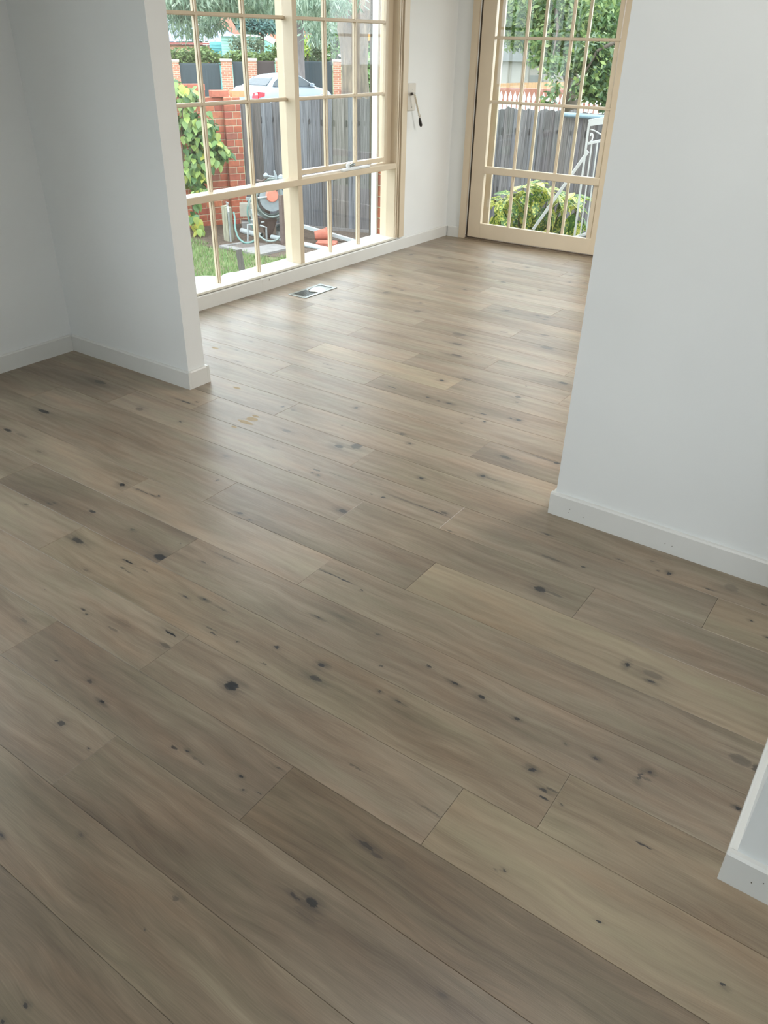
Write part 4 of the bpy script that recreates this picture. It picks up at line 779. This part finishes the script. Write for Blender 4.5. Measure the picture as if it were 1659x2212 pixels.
q.build('inner_foliage', leafmat('laurel_shade_leaf', [(.03,.07,.02),(.07,.13,.03),(.12,.20,.05)], .5, .2, obj=False), au, kind='stuff')

# ------------------------------------------------------------------ white iron railing with its diagonal handrail
e = empty('iron_railing', (0,0,0), label='white iron step railing with upright bars and a sloping handrail by the door', cat='railing')
def zp(X, Y, d=8.0): return at(*Z7f(X,Y), d)
q = MB(); q.beam(zp(1325,222), zp(1500,195), .03, .055); q.build('top_rail', M['white_metal'], e)
q = MB(); q.beam(zp(1330,225), zp(1175,1415), .02, .02); q.build('upright', M['white_metal'], e)
for a, b in ((1360,430),(1420,425),(1480,420)):
    q = MB(); q.beam(zp(a,b), zp(a-(1415-b)*.125,1400), .013, .013); q.build('upright', M['white_metal'], e)
q = MB(); q.beam(zp(1318,438), zp(1500,400), .02, .022); q.build('middle_rail', M['white_metal'], e)
q = MB(); q.beam(zp(1190,1425), zp(1500,1330), .02, .022); q.build('bottom_rail', M['white_metal'], e)
q = MB(); q.beam(zp(1320,520), zp(740,1345), .03, .026); q.build('sloping_handrail', M['white_metal'], e)
q = MB(); q.tube(smoothpath([zp(1335,430),zp(1360,400),zp(1368,350),zp(1350,335),zp(1345,360)], 5), .008, 6); q.tube(smoothpath([zp(1345,290),zp(1400,310),zp(1500,375)],5), .006, 6); q.build('scroll', M['white_metal'], e, smooth=True)

# ------------------------------------------------------------------ beyond the fence, seen through the door
q = MB(); a, b = at(1060,231,18), at(1400,231,17.2); FUp = (b-a); FUp.z = 0; FUp.normalize()
pk = empty('picket_fence', (a.x,a.y,0), atan2(FUp.y,FUp.x), label='white picket fence with pointed shaped tops beyond the paling fence', cat='fence')
q = MB(); sil = [(-.036,0),(-.036,1.27),(-.018,1.31),(-.034,1.35),(-.034,1.39),(0,1.485),(.034,1.39),(.034,1.35),(.018,1.31),(.036,1.27),(.036,0)]
q.add([(x,0,z_) for x,z_ in sil]+[(x,.02,z_) for x,z_ in sil], [tuple(range(11)), tuple(range(21,10,-1))]+[(i,i+11,(i+1)%11+11,(i+1)%11) for i in range(11)])
pm_ = bpy.data.meshes.new('picket'); pm_.from_pydata(q.v, [], q.f); M['picket'] = mat('white_picket_paint', (.80,.84,.84), .5, .05); pm_.materials.append(M['picket'])
for k in range(34): inst('picket', pm_, (k*.098,0,G), pk)
for z_ in (-.5,.15): box('rail', (-.05,.021,z_), (3.3,.05,z_+.07), M['picket'], pk)
def wallplane(name, px0, px1, pytop, d, z0, thick, mt, **k):
    a, b = at(px0,pytop,d), at(px1,pytop,d); u_ = b-a; u_.z = 0; ln = u_.length; o = box(name, (0,-thick/2,0), (ln,thick/2,a.z-z0), mt, **k)
    c = (a+b)/2; o.location = (c.x,c.y,z0); o.rotation_euler.z = atan2(u_.y,u_.x)
    return o
M['render_red'] = mat('terracotta_render', (.33,.14,.10), .85, .2, 6)
M['new_paling'] = rmat('new_pine_paling', [(.46,.29,.15),(.50,.33,.18),(.42,.26,.13)], .8, 5, .2, (9,9,1), .2)
M['shed'] = mat('beige_steel_wall', (.27,.26,.235), .6, .1, 4); M['shed_dark'] = mat('grey_roller_door', (.17,.18,.175), .6, .2, 4)
wallplane('rendered_wall', 1040, 1330, 188, 20.5, G2, .2, M['render_red'], label='low terracotta-coloured wall behind the white pickets', cat='wall')
nf_ = empty('pine_fence', at(1070,176,22).xy.to_3d(), 0, label='new yellow pine paling fence behind the terracotta wall', cat='fence')
a, b = at(1070,180,22), at(1260,172,22); nf_.location = (a.x,a.y,0); u_ = b-a; nf_.rotation_euler.z = atan2(u_.y,u_.x); ln = hypot(u_.x,u_.y)
for k in range(int(ln/.09)): box('paling', (k*.09,0,G2), (k*.09+.085,.02,a.z+.08*k*.09/ln*1.2), M['new_paling'], nf_)
g_ = empty('garage', at(1062,135,27).xy.to_3d(), label='beige garage with a grey corrugated roof behind the pine fence', cat='garage')
a, b = at(1062,131,27), at(1235,131,27); u_ = b-a; u_.z = 0; g_.location = (a.x,a.y,0); g_.rotation_euler.z = atan2(u_.y,u_.x); ln = u_.length
box('wall', (0,0,G2), (ln,.3,a.z), M['shed'], g_)
for k in range(5): box('cover_strip', (ln*(.02+.22*k),-.03,G2), (ln*(.02+.22*k)+.05,0,a.z), M['shed'], g_)
box('roller_door', (ln*.50,-.025,G2), (ln*.66,0,a.z-.35), M['shed_dark'], g_)
box('roof', (-.3,-.2,a.z), (ln+.3,1.5,a.z+.55), M['shed_dark'], g_)

# ------------------------------------------------------------------ across the street
M['brick_far'] = brickwork('far_brickwork', (.42,.17,.11), (.50,.24,.15), (.62,.52,.42), bw=.24, bh=.086)
M['cap_far'] = mat('concrete_cap', (.60,.54,.44), .9, .1); M['metal_fence'] = mat('dark_steel_fence', (.06,.085,.10), .5, .3, 2, stretch=(8,8,.3))
M['brown_fence'] = mat('brown_steel_fence', (.10,.075,.07), .6, .2)
DS = 41
def streetpier(pxc, wpx, pytop, label, d=DS):
    a, b = at(pxc-wpx/2, pytop, d), at(pxc+wpx/2, pytop, d); w = (b-a).length; c = (a+b)/2; an = atan2((b-a).y,(b-a).x)
    e = empty('brick_pier', (c.x,c.y,G2), an, label=label, cat='pier', group='piers across the street')
    box('shaft', (-w/2,-w/2,0), (w/2,w/2,c.z-.10-G2), M['brick_far'], e); box('cap', (-w/2-.03,-w/2-.03,c.z-.10-G2), (w/2+.03,w/2+.03,c.z-G2), M['cap_far'], e, r=.01); return e
streetpier(378, 14, 128, 'red brick street pier half hidden by the creeper at the left')
streetpier(488, 24, 127, 'broad red brick street pier left of the silver car')
streetpier(544, 19, 126, 'red brick street pier behind the tail of the silver car')
streetpier(604, 18, 126, 'red brick street pier behind the roof of the silver car')
streetpier(728, 17, 128, 'red brick street pier left of the thick tree trunk')
def streetfence(px0, px1, py, mt, label, n):
    a, b = at(px0,py,DS), at(px1,py,DS); u_ = b-a; u_.z = 0; ln = u_.length; e = empty('steel_fence', (a.x,a.y,G2), atan2(u_.y,u_.x), label=label, cat='fence', group='fences across the street')
    q = MB(); q.box((0,.02,0),(ln,.035,a.z-G2-.02)); q.box((0,0,a.z-G2-.06),(ln,.05,a.z-G2)); q.box((0,0,.1),(ln,.05,.16)); q.build('panel', mt, e)
    q = MB()
    for k in range(n): q.box((ln*k/n,0,0),(ln*k/n+.03,.02,a.z-G2-.06))
    q.build('ribs', mt, e, kind='stuff')
streetfence(387, 474, 136, M['metal_fence'], 'dark steel fence under the hedge at the left of the window', 40)
streetfence(502, 533, 133, M['metal_fence'], 'narrow dark steel fence between two brick piers', 14)
streetfence(556, 593, 131, M['brown_fence'], 'dark brown fence panel behind the car roof', 16)
streetfence(615, 718, 131, M['metal_fence'], 'dark blue-grey steel fence behind the slender trunk', 46)
streetfence(738, 840, 133, M['metal_fence'], 'dark steel fence hidden behind the thick tree trunk', 40)
w_ = wallplane('kerb_wall', 733, 850, 195, 39, G2, .2, M['render_red'], label='low reddish kerb wall at the foot of the thick tree', cat='wall')
# houses
M['mint'] = mat('mint_weatherboard', (.38,.60,.55), .7, .08, 3); M['teal'] = mat('teal_weatherboard', (.17,.46,.49), .7, .08, 3)
M['roof_blue'] = mat('blue_grey_roof', (.20,.25,.36), .7, .2, 3, stretch=(1,1,8)); M['roof_tile'] = mat('terracotta_roof', (.56,.25,.17), .85, .35, 9, .2, stretch=(1,1,5)); M['fascia'] = mat('white_fascia', (.62,.68,.67), .6, .05)
def house(name, label, d, items):
    e = empty(name, (0,0,0), label=label, cat='house')
    for kind, px0, px1, py0, py1, dd_, mt, th in items:
        a, b = at(px0,py0,d+dd_), at(px1,py0,d+dd_); z0 = at((px0+px1)/2,py1,d+dd_).z if py1 else G2; u_ = b-a; u_.z = 0; ln = u_.length
        o = box(kind, (0,0,0), (ln,th,a.z-z0), mt, e); c = (a+b)/2; n_ = Vector((-u_.y,u_.x,0)).normalized(); c = c+n_*th/2; o.location = (c.x,c.y,z0); o.rotation_euler.z = atan2(u_.y,u_.x)
    return e
h1 = house('brick_house', 'brick house with blue-grey roof behind the hedge across the street', 60, [('wall',330,470,97,None,0,M['brick_far'],6),('fascia',325,478,90,96,-.4,mat('red_fascia',(.42,.13,.12),.6,.1),.2)])
q = MB(); A = [at(330,90,59.5), at(492,88,59.5), at(485,62,66), at(330,38,66)]; q.add(A+[v+Vector((-2,3,0)) for v in A], [(0,1,2,3),(7,6,5,4),(0,4,5,1),(1,5,6,2),(2,6,7,3),(3,7,4,0)]); q.build('roof', M['roof_blue'], h1)
h2 = house('mint_house', 'mint green weatherboard house with white fascia across the street', 52, [('wall',477,572,78,None,0,M['mint'],4),('side_wall',452,478,90,None,.4,M['teal'],3),('fascia',474,570,73,78,-.3,M['fascia'],.3),('wall',570,592,88,None,1.0,mat('shaded_mint_wall',(.36,.66,.58),.7,.1),3)])
for k in range(18):
    z_ = at(500,80+6*k,51.9).z; a, b = at(478,100,51.9), at(572,100,51.9)
    if k < 15: q = MB(); q.beam(Vector((a.x,a.y,z_)), Vector((b.x,b.y,z_)), .06, .02); q.build('weatherboard', M['mint'], h2)
for k in range(8):
    z_ = at(465,96+6*k,52.3).z; a, b = at(452,100,52.3), at(477,100,52.3); q = MB(); q.beam(Vector((a.x,a.y,z_)), Vector((b.x,b.y,z_)), .08, .03); q.build('weatherboard', M['teal'], h2)
q = MB(); q.beam(at(566,76,51.6), at(592,91,51.8), .32, .3); q.build('barge_board', M['fascia'], h2)
def tileroof(label, pts, d):
    q = MB(); A = [at(x,y,d) for x,y in pts]; n_ = (CAM-A[0]); n_.z = 0; n_.normalize(); B = [v-n_*3 for v in A]; k = len(A)
    q.add(A+B, [tuple(range(k)), tuple(range(2*k-1,k-1,-1))]+[(i,i+k,(i+1)%k+k,(i+1)%k) for i in range(k)])
    return q.build('tiled_roof', M['roof_tile'], label=label, cat='roof', group='tiled roofs across the street')
tileroof('hipped terracotta roof rising behind the mint house', [(462,76),(482,30),(492,30),(520,77)], 66)
tileroof('orange tiled roof right of the mint house', [(560,92),(560,66),(600,48),(625,90)], 63)
tileroof('terracotta roof edge behind the slender tree trunk', [(650,88),(655,66),(680,76),(690,92)], 68)
rr_ = tileroof('small red roof with a white eave between the two tree trunks', [(700,118),(704,100),(724,116),(728,118)], 60)
q = MB(); q.beam(at(704,117,59.5), at(728,117,59.5), .4, .16); q.build('eave', M['fascia'], rr_)

# ------------------------------------------------------------------ silver sedan parked on the street
CARD = 36
cr = at(613, 190, CARD); view_az = atan2(cr.x, cr.y); hd = view_az + radians(43)     # heading away from us and to the right
CH = Vector((sin(hd), cos(hd), 0)); CS = Vector((cos(hd), -sin(hd), 0))
GZ = at(600,158,CARD).z-1.43
car = empty('silver_sedan', (0,0,0), label='silver sedan parked on the street beyond the brick wall', cat='car')
car.matrix_world = Matrix(((CS.x,CH.x,0,cr.x),(CS.y,CH.y,0,cr.y),(0,0,1,GZ),(0,0,0,1)))
M['silver'] = mat('silver_car_paint', (.36,.42,.48), .25, .03, metal=.35); M['carglass'] = mat('car_window_glass', (.05,.07,.085), .25, .3, 2); M['tail'] = mat('red_tail_light', (.62,.03,.05), .2, .1); M['tyre'] = mat('tyre_rubber', (.03,.03,.03), .8, .2)
# cross-sections along the length, y from tail (-2.25) to nose (2.25): half width, sill z, belt z, top z
secs = [(-2.28,.60,.45,.62,.72),(-2.22,.76,.30,.78,.90),(-2.0,.83,.25,.90,1.00),(-1.55,.85,.22,.93,1.03),(-.9,.86,.22,.93,1.00),(0,.86,.22,.92,.98),(.8,.86,.22,.90,.96),(1.4,.85,.24,.84,.92),(1.95,.80,.28,.74,.82),(2.2,.70,.35,.62,.70),(2.3,.5,.42,.54,.60)]
q = MB(); V = []
for y,w,z0,zb,zt_ in secs: V += [(-w*.96,y,z0),(-w,y,(z0+zb)/2),(-w*.97,y,zb),(-w*.80,y,zt_),(0,y,zt_+.025),(w*.80,y,zt_),(w*.97,y,zb),(w,y,(z0+zb)/2),(w*.96,y,z0)]
F = []; n_ = 9
for i in range(len(secs)-1):
    for k in range(n_): F.append((i*n_+k, i*n_+(k+1)%n_, (i+1)*n_+(k+1)%n_, (i+1)*n_+k))
F += [tuple(range(n_)), tuple(range((len(secs)-1)*n_+n_-1,(len(secs)-1)*n_-1,-1))]
q.add(V, F); q.build('body', M['silver'], car, smooth=True)
q = MB(); hs = [(-1.72,.64,.98,1.00),(-1.15,.60,.98,1.33),(-.7,.57,.98,1.41),(-.1,.57,.98,1.43),(.35,.58,.98,1.38),(1.15,.66,.95,.97)]; V = []
for y,w,z0,z1 in hs: V += [(-w-.10,y,z0),(-w,y,z1-.03),(-w*.7,y,z1),(w*.7,y,z1),(w,y,z1-.03),(w+.10,y,z0)]
F = []; n_ = 6
for i in range(len(hs)-1):
    for k in range(n_): F.append((i*n_+k, i*n_+(k+1)%n_, (i+1)*n_+(k+1)%n_, (i+1)*n_+k))
q.add(V, F+[tuple(range(n_)), tuple(range((len(hs)-1)*n_+n_-1,(len(hs)-1)*n_-1,-1))]); q.build('cabin', M['silver'], car, smooth=True)
def facet(name, pts, mt, off=.012):
    P = [Vector(p) for p in pts]; n_ = (P[1]-P[0]).cross(P[2]-P[0]).normalized(); c = sum(P, Vector())/len(P)
    if n_.dot(c-Vector((0,0,.9))) < 0: n_ = -n_
    A = [p+n_*off for p in P]; B = [p-n_*.02 for p in P]; k = len(P); q = MB(); q.add(A+B, [tuple(range(k)), tuple(range(2*k-1,k-1,-1))]+[(i,i+k,(i+1)%k+k,(i+1)%k) for i in range(k)]); return q.build(name, mt, car)
facet('rear_window', [(-.60,-1.62,1.05),(.60,-1.62,1.05),(.50,-1.14,1.31),(-.50,-1.14,1.31)], M['carglass'], .02)
facet('windscreen', [(-.62,1.05,1.0),(.62,1.05,1.0),(.52,.42,1.34),(-.52,.42,1.34)], M['carglass'], .02)
for s_ in (1,-1):
    facet('rear_side_window', [(s_*.70,-1.35,1.02),(s_*.69,-.12,1.01),(s_*.595,-.12,1.36),(s_*.60,-.85,1.34),(s_*.64,-1.20,1.18)], M['carglass'], .018)
    facet('front_side_window', [(s_*.69,-.06,1.01),(s_*.74,.98,.99),(s_*.61,.32,1.32),(s_*.595,-.06,1.36)], M['carglass'], .018)
    facet('tail_light', [(s_*.46,-2.27,.64),(s_*.75,-2.235,.64),(s_*.73,-2.215,.86),(s_*.50,-2.25,.82)], M['tail'], .03); facet('tail_light', [(s_*.755,-2.235,.66),(s_*.85,-2.0,.72),(s_*.845,-1.98,.84),(s_*.735,-2.215,.87)], M['tail'], .02)
    facet('tail_light_lens', [(s_*.60,-2.235,.74),(s_*.74,-2.215,.75),(s_*.72,-2.205,.82),(s_*.61,-2.225,.82)], M['white_metal'], .045)
    for y_ in (-1.35,1.38):
        q = MB(); q.tube([(s_*.68,y_,.31),(s_*.865,y_,.31)], .31, 24); w_ = q.build('wheel', M['tyre'], car); q = MB(); q.tube([(s_*.866,y_,.31),(s_*.875,y_,.31)], .19, 20); q.build('hub_cap', M['steel'], w_)
        q = MB(); 
        q.tube([(s_*.80,y_+.37*cos(t),.31+.37*sin(t)) for t in [pi*i/12 for i in range(13)]], .05, 6); q.build('wheel_arch', M['silver'], car, smooth=True)
    q = MB(); q.bbox((s_*.86-.08,.72,.98),(s_*.86+.08,.82,1.10),.03); q.build('mirror', M['silver'], car)
    facet('door_handle', [(s_*.86,-.75,.80),(s_*.86,-.60,.80),(s_*.855,-.60,.83),(s_*.855,-.75,.83)], M['steel'], .03)
q = MB(); q.bbox((-.80,-2.38,.36),(.80,-2.2,.56),.05); q.build('bumper', M['silver'], car)

# ------------------------------------------------------------------ trees and hedges
M['bark'] = mat('smooth_gum_bark', (.27,.215,.165), .9, 0, 4, .9, c2=(.12,.10,.09), stretch=(4,4,.8)); M['bark_grey'] = mat('grey_bark', (.25,.22,.21), .9, .4, 6, .8, stretch=(3,3,.7))
M['bark_dark'] = mat('dark_bark', (.10,.08,.06), .9, .3, 8, .5)
gum_f = leafmat('gum_leaf', [(.09,.15,.10),(.16,.24,.17),(.25,.34,.25),(.36,.44,.34),(.13,.20,.15)], .45, .35, obj=False)
hedge_f = leafmat('hedge_leaf', [(.07,.12,.045),(.14,.21,.07),(.23,.30,.10),(.10,.17,.065)], .5, .3, obj=False)
shrub_f = leafmat('grey_shrub_leaf', [(.08,.12,.08),(.15,.20,.13),(.24,.28,.18)], .5, .3, obj=False)
yard_f = leafmat('yard_tree_leaf', [(.04,.09,.035),(.085,.16,.06),(.16,.26,.09),(.30,.38,.14),(.06,.13,.05)], .4, .4, obj=False)
dark_f = leafmat('dark_tree_leaf', [(.03,.07,.03),(.07,.13,.05),(.12,.20,.07),(.25,.33,.09)], .4, .3, obj=False)
r_ = random.Random(17)
def foliage_blobs(blobs, l, w, mt, parent, droop=.5):
    q = MB()
    for px, py, rx, ry, d, dd_, n in blobs:
        c = at(px,py,d); s_ = d/1900.; cloud(q, c, (rx*s_,dd_,ry*s_), n, l, w, r_, droop, .25)
    return q.build('foliage', mt, parent, kind='stuff')
t = empty('street_tree', (0,0,0), label='thick pale-barked gum tree with forked trunk and an orange pruning scar', cat='tree')
d = 15.5; q = MB()
def tp2(px, py): return at(px,py,d)
q.tube([Vector((tp2(768,215).x,tp2(768,215).y,G2)), tp2(768,215), tp2(766,150), tp2(765,95), tp2(762,60), tp2(757,35)], [.34,.26,.225,.25,.27,.23], 16)
q.tube([tp2(762,70), tp2(748,45), tp2(733,22), tp2(722,-10), tp2(712,-60)], [.16,.14,.12,.11,.09], 12)
q.tube([tp2(770,75), tp2(783,40), tp2(793,5), tp2(800,-50)], [.20,.17,.13,.10], 12)
q.tube([tp2(757,40), tp2(755,0), tp2(750,-60)], [.15,.10,.08], 10)
q.build('trunk', M['bark'], t, smooth=True)
sc_ = tp2(797,81); nn_ = (CAM-sc_).normalized(); q = MB(); q.tube([sc_-nn_*.10-RX*.02, sc_+nn_*.07-RX*.01], [.09,.055], 14); o = q.build('pruned_stub', M['bark'], t); q = MB(); q.tube([sc_+nn_*.066-RX*.01, sc_+nn_*.075-RX*.01], [.052,.05], 14); q.build('pruning_scar', mat('fresh_cut_wood', (.78,.42,.16), .8, .15), t)
foliage_blobs([(700,0,50,26,14.5,1.0,600),(775,-15,60,24,16.5,1.2,600),(695,48,20,16,17,.6,110),(660,10,30,24,16,.7,300)], .17, .028, gum_f, t, .9)
t = empty('street_tree', (0,0,0), label='slender grey-barked street tree behind the silver car', cat='tree')
d = 39; q = MB(); q.tube([Vector((tp2(649,200).x,tp2(649,200).y,G2)), tp2(650,170), tp2(648,110), tp2(647,60), tp2(652,45)], [.22,.19,.18,.21,.17], 12)
q.tube([tp2(648,62), tp2(662,38), tp2(672,10)], [.13,.11,.08], 10); q.tube([tp2(648,60), tp2(640,30), tp2(636,0)], [.13,.11,.08], 10); q.build('trunk', M['bark_grey'], t, smooth=True)
foliage_blobs([(655,8,50,28,38,1.6,1000),(600,2,60,24,38,1.6,1000),(690,65,22,28,37,1.2,350)], .34, .065, gum_f, t, .9)
t = empty('overhanging_gum', (0,0,0), label='drooping gum foliage hanging across the top left of the big window', cat='tree')
bp_ = at(340,-60,20); q = MB(); q.tube([Vector((bp_.x-1.5,bp_.y-1,G)), Vector((bp_.x-1.2,bp_.y-.6,2.5)), bp_, at(460,-20,20), at(560,-5,20)], [.3,.25,.16,.09,.05], 12); q.build('trunk', M['bark_grey'], t, smooth=True)
foliage_blobs([(400,-8,50,24,19,1.2,1100),(470,-6,60,22,20,1.2,1100),(400,58,20,22,20,.6,220),(442,55,26,18,21,.6,260),(470,48,14,14,21,.4,90),(390,30,24,16,19,.6,200),(490,18,36,14,21,.7,330),(545,10,44,16,21,.7,600),(600,-10,60,22,20,1,600),(420,-90,120,50,20,2,1800),(560,-100,120,50,20,2,1500)], .19, .034, gum_f, t, .9)
t = empty('conical_pine', (0,0,0), label='dark blue-green conifer above the mint house roof', cat='tree')
q = MB(); a = at(566,150,47); q.tube([Vector((a.x,a.y,G2)), at(566,120,47), at(566,75,47), at(566,50,47)], [.12,.1,.1,.06], 10); q.build('trunk', M['bark_dark'], t, smooth=True)
foliage_blobs([(556,56,46,12,47,1,1500),(552,40,38,10,47,1,900),(588,62,20,9,47,.8,260)], .30, .08, leafmat('conifer_needle', [(.05,.12,.11),(.10,.20,.19),(.16,.28,.25)], .5, .3, obj=False), t, .3)
def hedge(label, blobs, mt, l=.18, w=.09, cat='hedge', name='hedge'):
    e = empty(name, (0,0,0), label=label, cat=cat); foliage_blobs(blobs, l, w, mt, e, .0)
    q = MB()
    for b in blobs:
        c = at(b[0],b[1],b[4]); q.tube([(c.x,c.y,G2),(c.x,c.y,c.z)], .05, 6)
    q.build('stems', M['bark_dark'], e, kind='stuff'); return e
hedge('clipped green hedge above the dark fence at the left of the window', [(375,124,22,17,42.2,.8,600),(405,123,26,18,42.2,.8,800),(440,122,26,19,42.2,.8,800),(463,127,14,12,42.2,.8,350)], hedge_f)
hedge('green hedge between the mint house and the brown fence', [(510,125,16,13,43.8,.8,450),(540,124,22,10,43.8,.8,400),(570,125,24,10,43.8,.8,400),(598,116,13,20,43.8,.8,450)], hedge_f)
hedge('loose grey-green shrub in front of the mint house', [(516,98,12,22,45.5,.8,330)], shrub_f, .16, .09, 'shrub', 'tall_shrub'); hedge('loose leafy shrub right of the mint house door', [(553,98,14,20,45.5,.8,300)], shrub_f, .16, .09, 'shrub', 'tall_shrub')
hedge('tall yellow-green shrub behind the slender trunk', [(664,100,13,22,47.5,.6,450)], leafmat('yellow_green_leaf', [(.35,.48,.10),(.50,.60,.16),(.22,.36,.10)], .5, .3, obj=False), .16, .09, 'shrub', 'tall_shrub')
hedge('leafy grey-green shrub above the blue-grey fence', [(686,108,16,26,44.5,.6,600)], shrub_f, .16, .09, 'shrub', 'tall_shrub')
hedge('dark green trees behind the thick trunk', [(715,85,26,40,50,1,1500),(728,40,30,40,50,1,1200),(800,100,18,60,24,.8,1100),(803,160,14,40,23,.6,500)], leafmat('far_leaf', [(.09,.18,.07),(.18,.30,.12),(.30,.44,.16)], .5, .3, obj=False), .17, .09, 'tree', 'background_tree')
e = hedge('tall background trees closing the view above the houses', [(380,48,60,50,85,4,1500),(460,38,80,40,85,4,1500),(560,43,80,34,85,4,1500),(660,78,60,60,85,4,1700),(740,68,60,60,85,4,1700),(820,68,50,60,85,4,1200)], gum_f, .85, .42, 'tree', 'background_tree')
# yard trees seen through the door
t = empty('yard_tree', (0,0,0), label='leafy green tree filling the top of the glazed door', cat='tree')
q = MB(); a = at(1180,60,15); q.tube([Vector((a.x+.3,a.y+1,G)), Vector((a.x+.2,a.y+.8,1)), at(1180,20,15.5), at(1200,-60,15)], [.16,.13,.1,.07], 10)
q.tube([at(1195,-40,15), at(1205,60,13.6), at(1195,120,13.2)], [.04,.02,.008], 6); q.build('trunk', M['bark_dark'], t, smooth=True)
foliage_blobs([(1110,30,52,52,15,.9,1700),(1170,20,50,60,14.5,.9,1900),(1240,20,60,60,14.5,.9,1900),(1130,85,46,22,16,.7,800),(1200,90,44,40,14,.7,1300),(1275,80,50,48,14,.7,1500),(1320,40,50,70,14,.9,1500),(1165,125,16,14,13.6,.4,110),(1195,140,14,26,13.2,.35,170),(1100,-10,70,40,17,1,900),(1180,-150,130,90,15,1.5,2600)], .10, .042, yard_f, t, .5)
t = empty('yard_tree', (0,0,0), label='dark-leaved branches hanging over the white pickets at the right of the door', cat='tree')
q = MB(); q.tube([at(1420,300,12.5)*1, at(1400,200,12.2), at(1330,90,12), at(1290,110,11.8), at(1245,190,11.6)], [.10,.08,.04,.02,.008], 8); q.build('trunk', M['bark_dark'], t, smooth=True)
foliage_blobs([(1280,110,38,36,12,.5,950),(1310,150,26,36,12,.5,700),(1255,190,16,26,11.7,.3,150),(1285,190,20,28,11.8,.3,250),(1310,205,20,26,11.9,.3,260),(1200,190,10,22,11.8,.2,55),(1180,215,8,12,11.8,.2,26),(1235,140,18,20,12,.4,150)], .085, .045, dark_f, t, .6)
foliage_blobs_bg = hedge('dark hedge wall behind the garage', [(1060,60,60,80,40,2,1500),(1160,60,80,80,40,2,1800),(1270,60,90,90,40,2,1800),(1370,60,80,90,40,2,900)], yard_f, .4, .2, 'tree', 'background_tree')
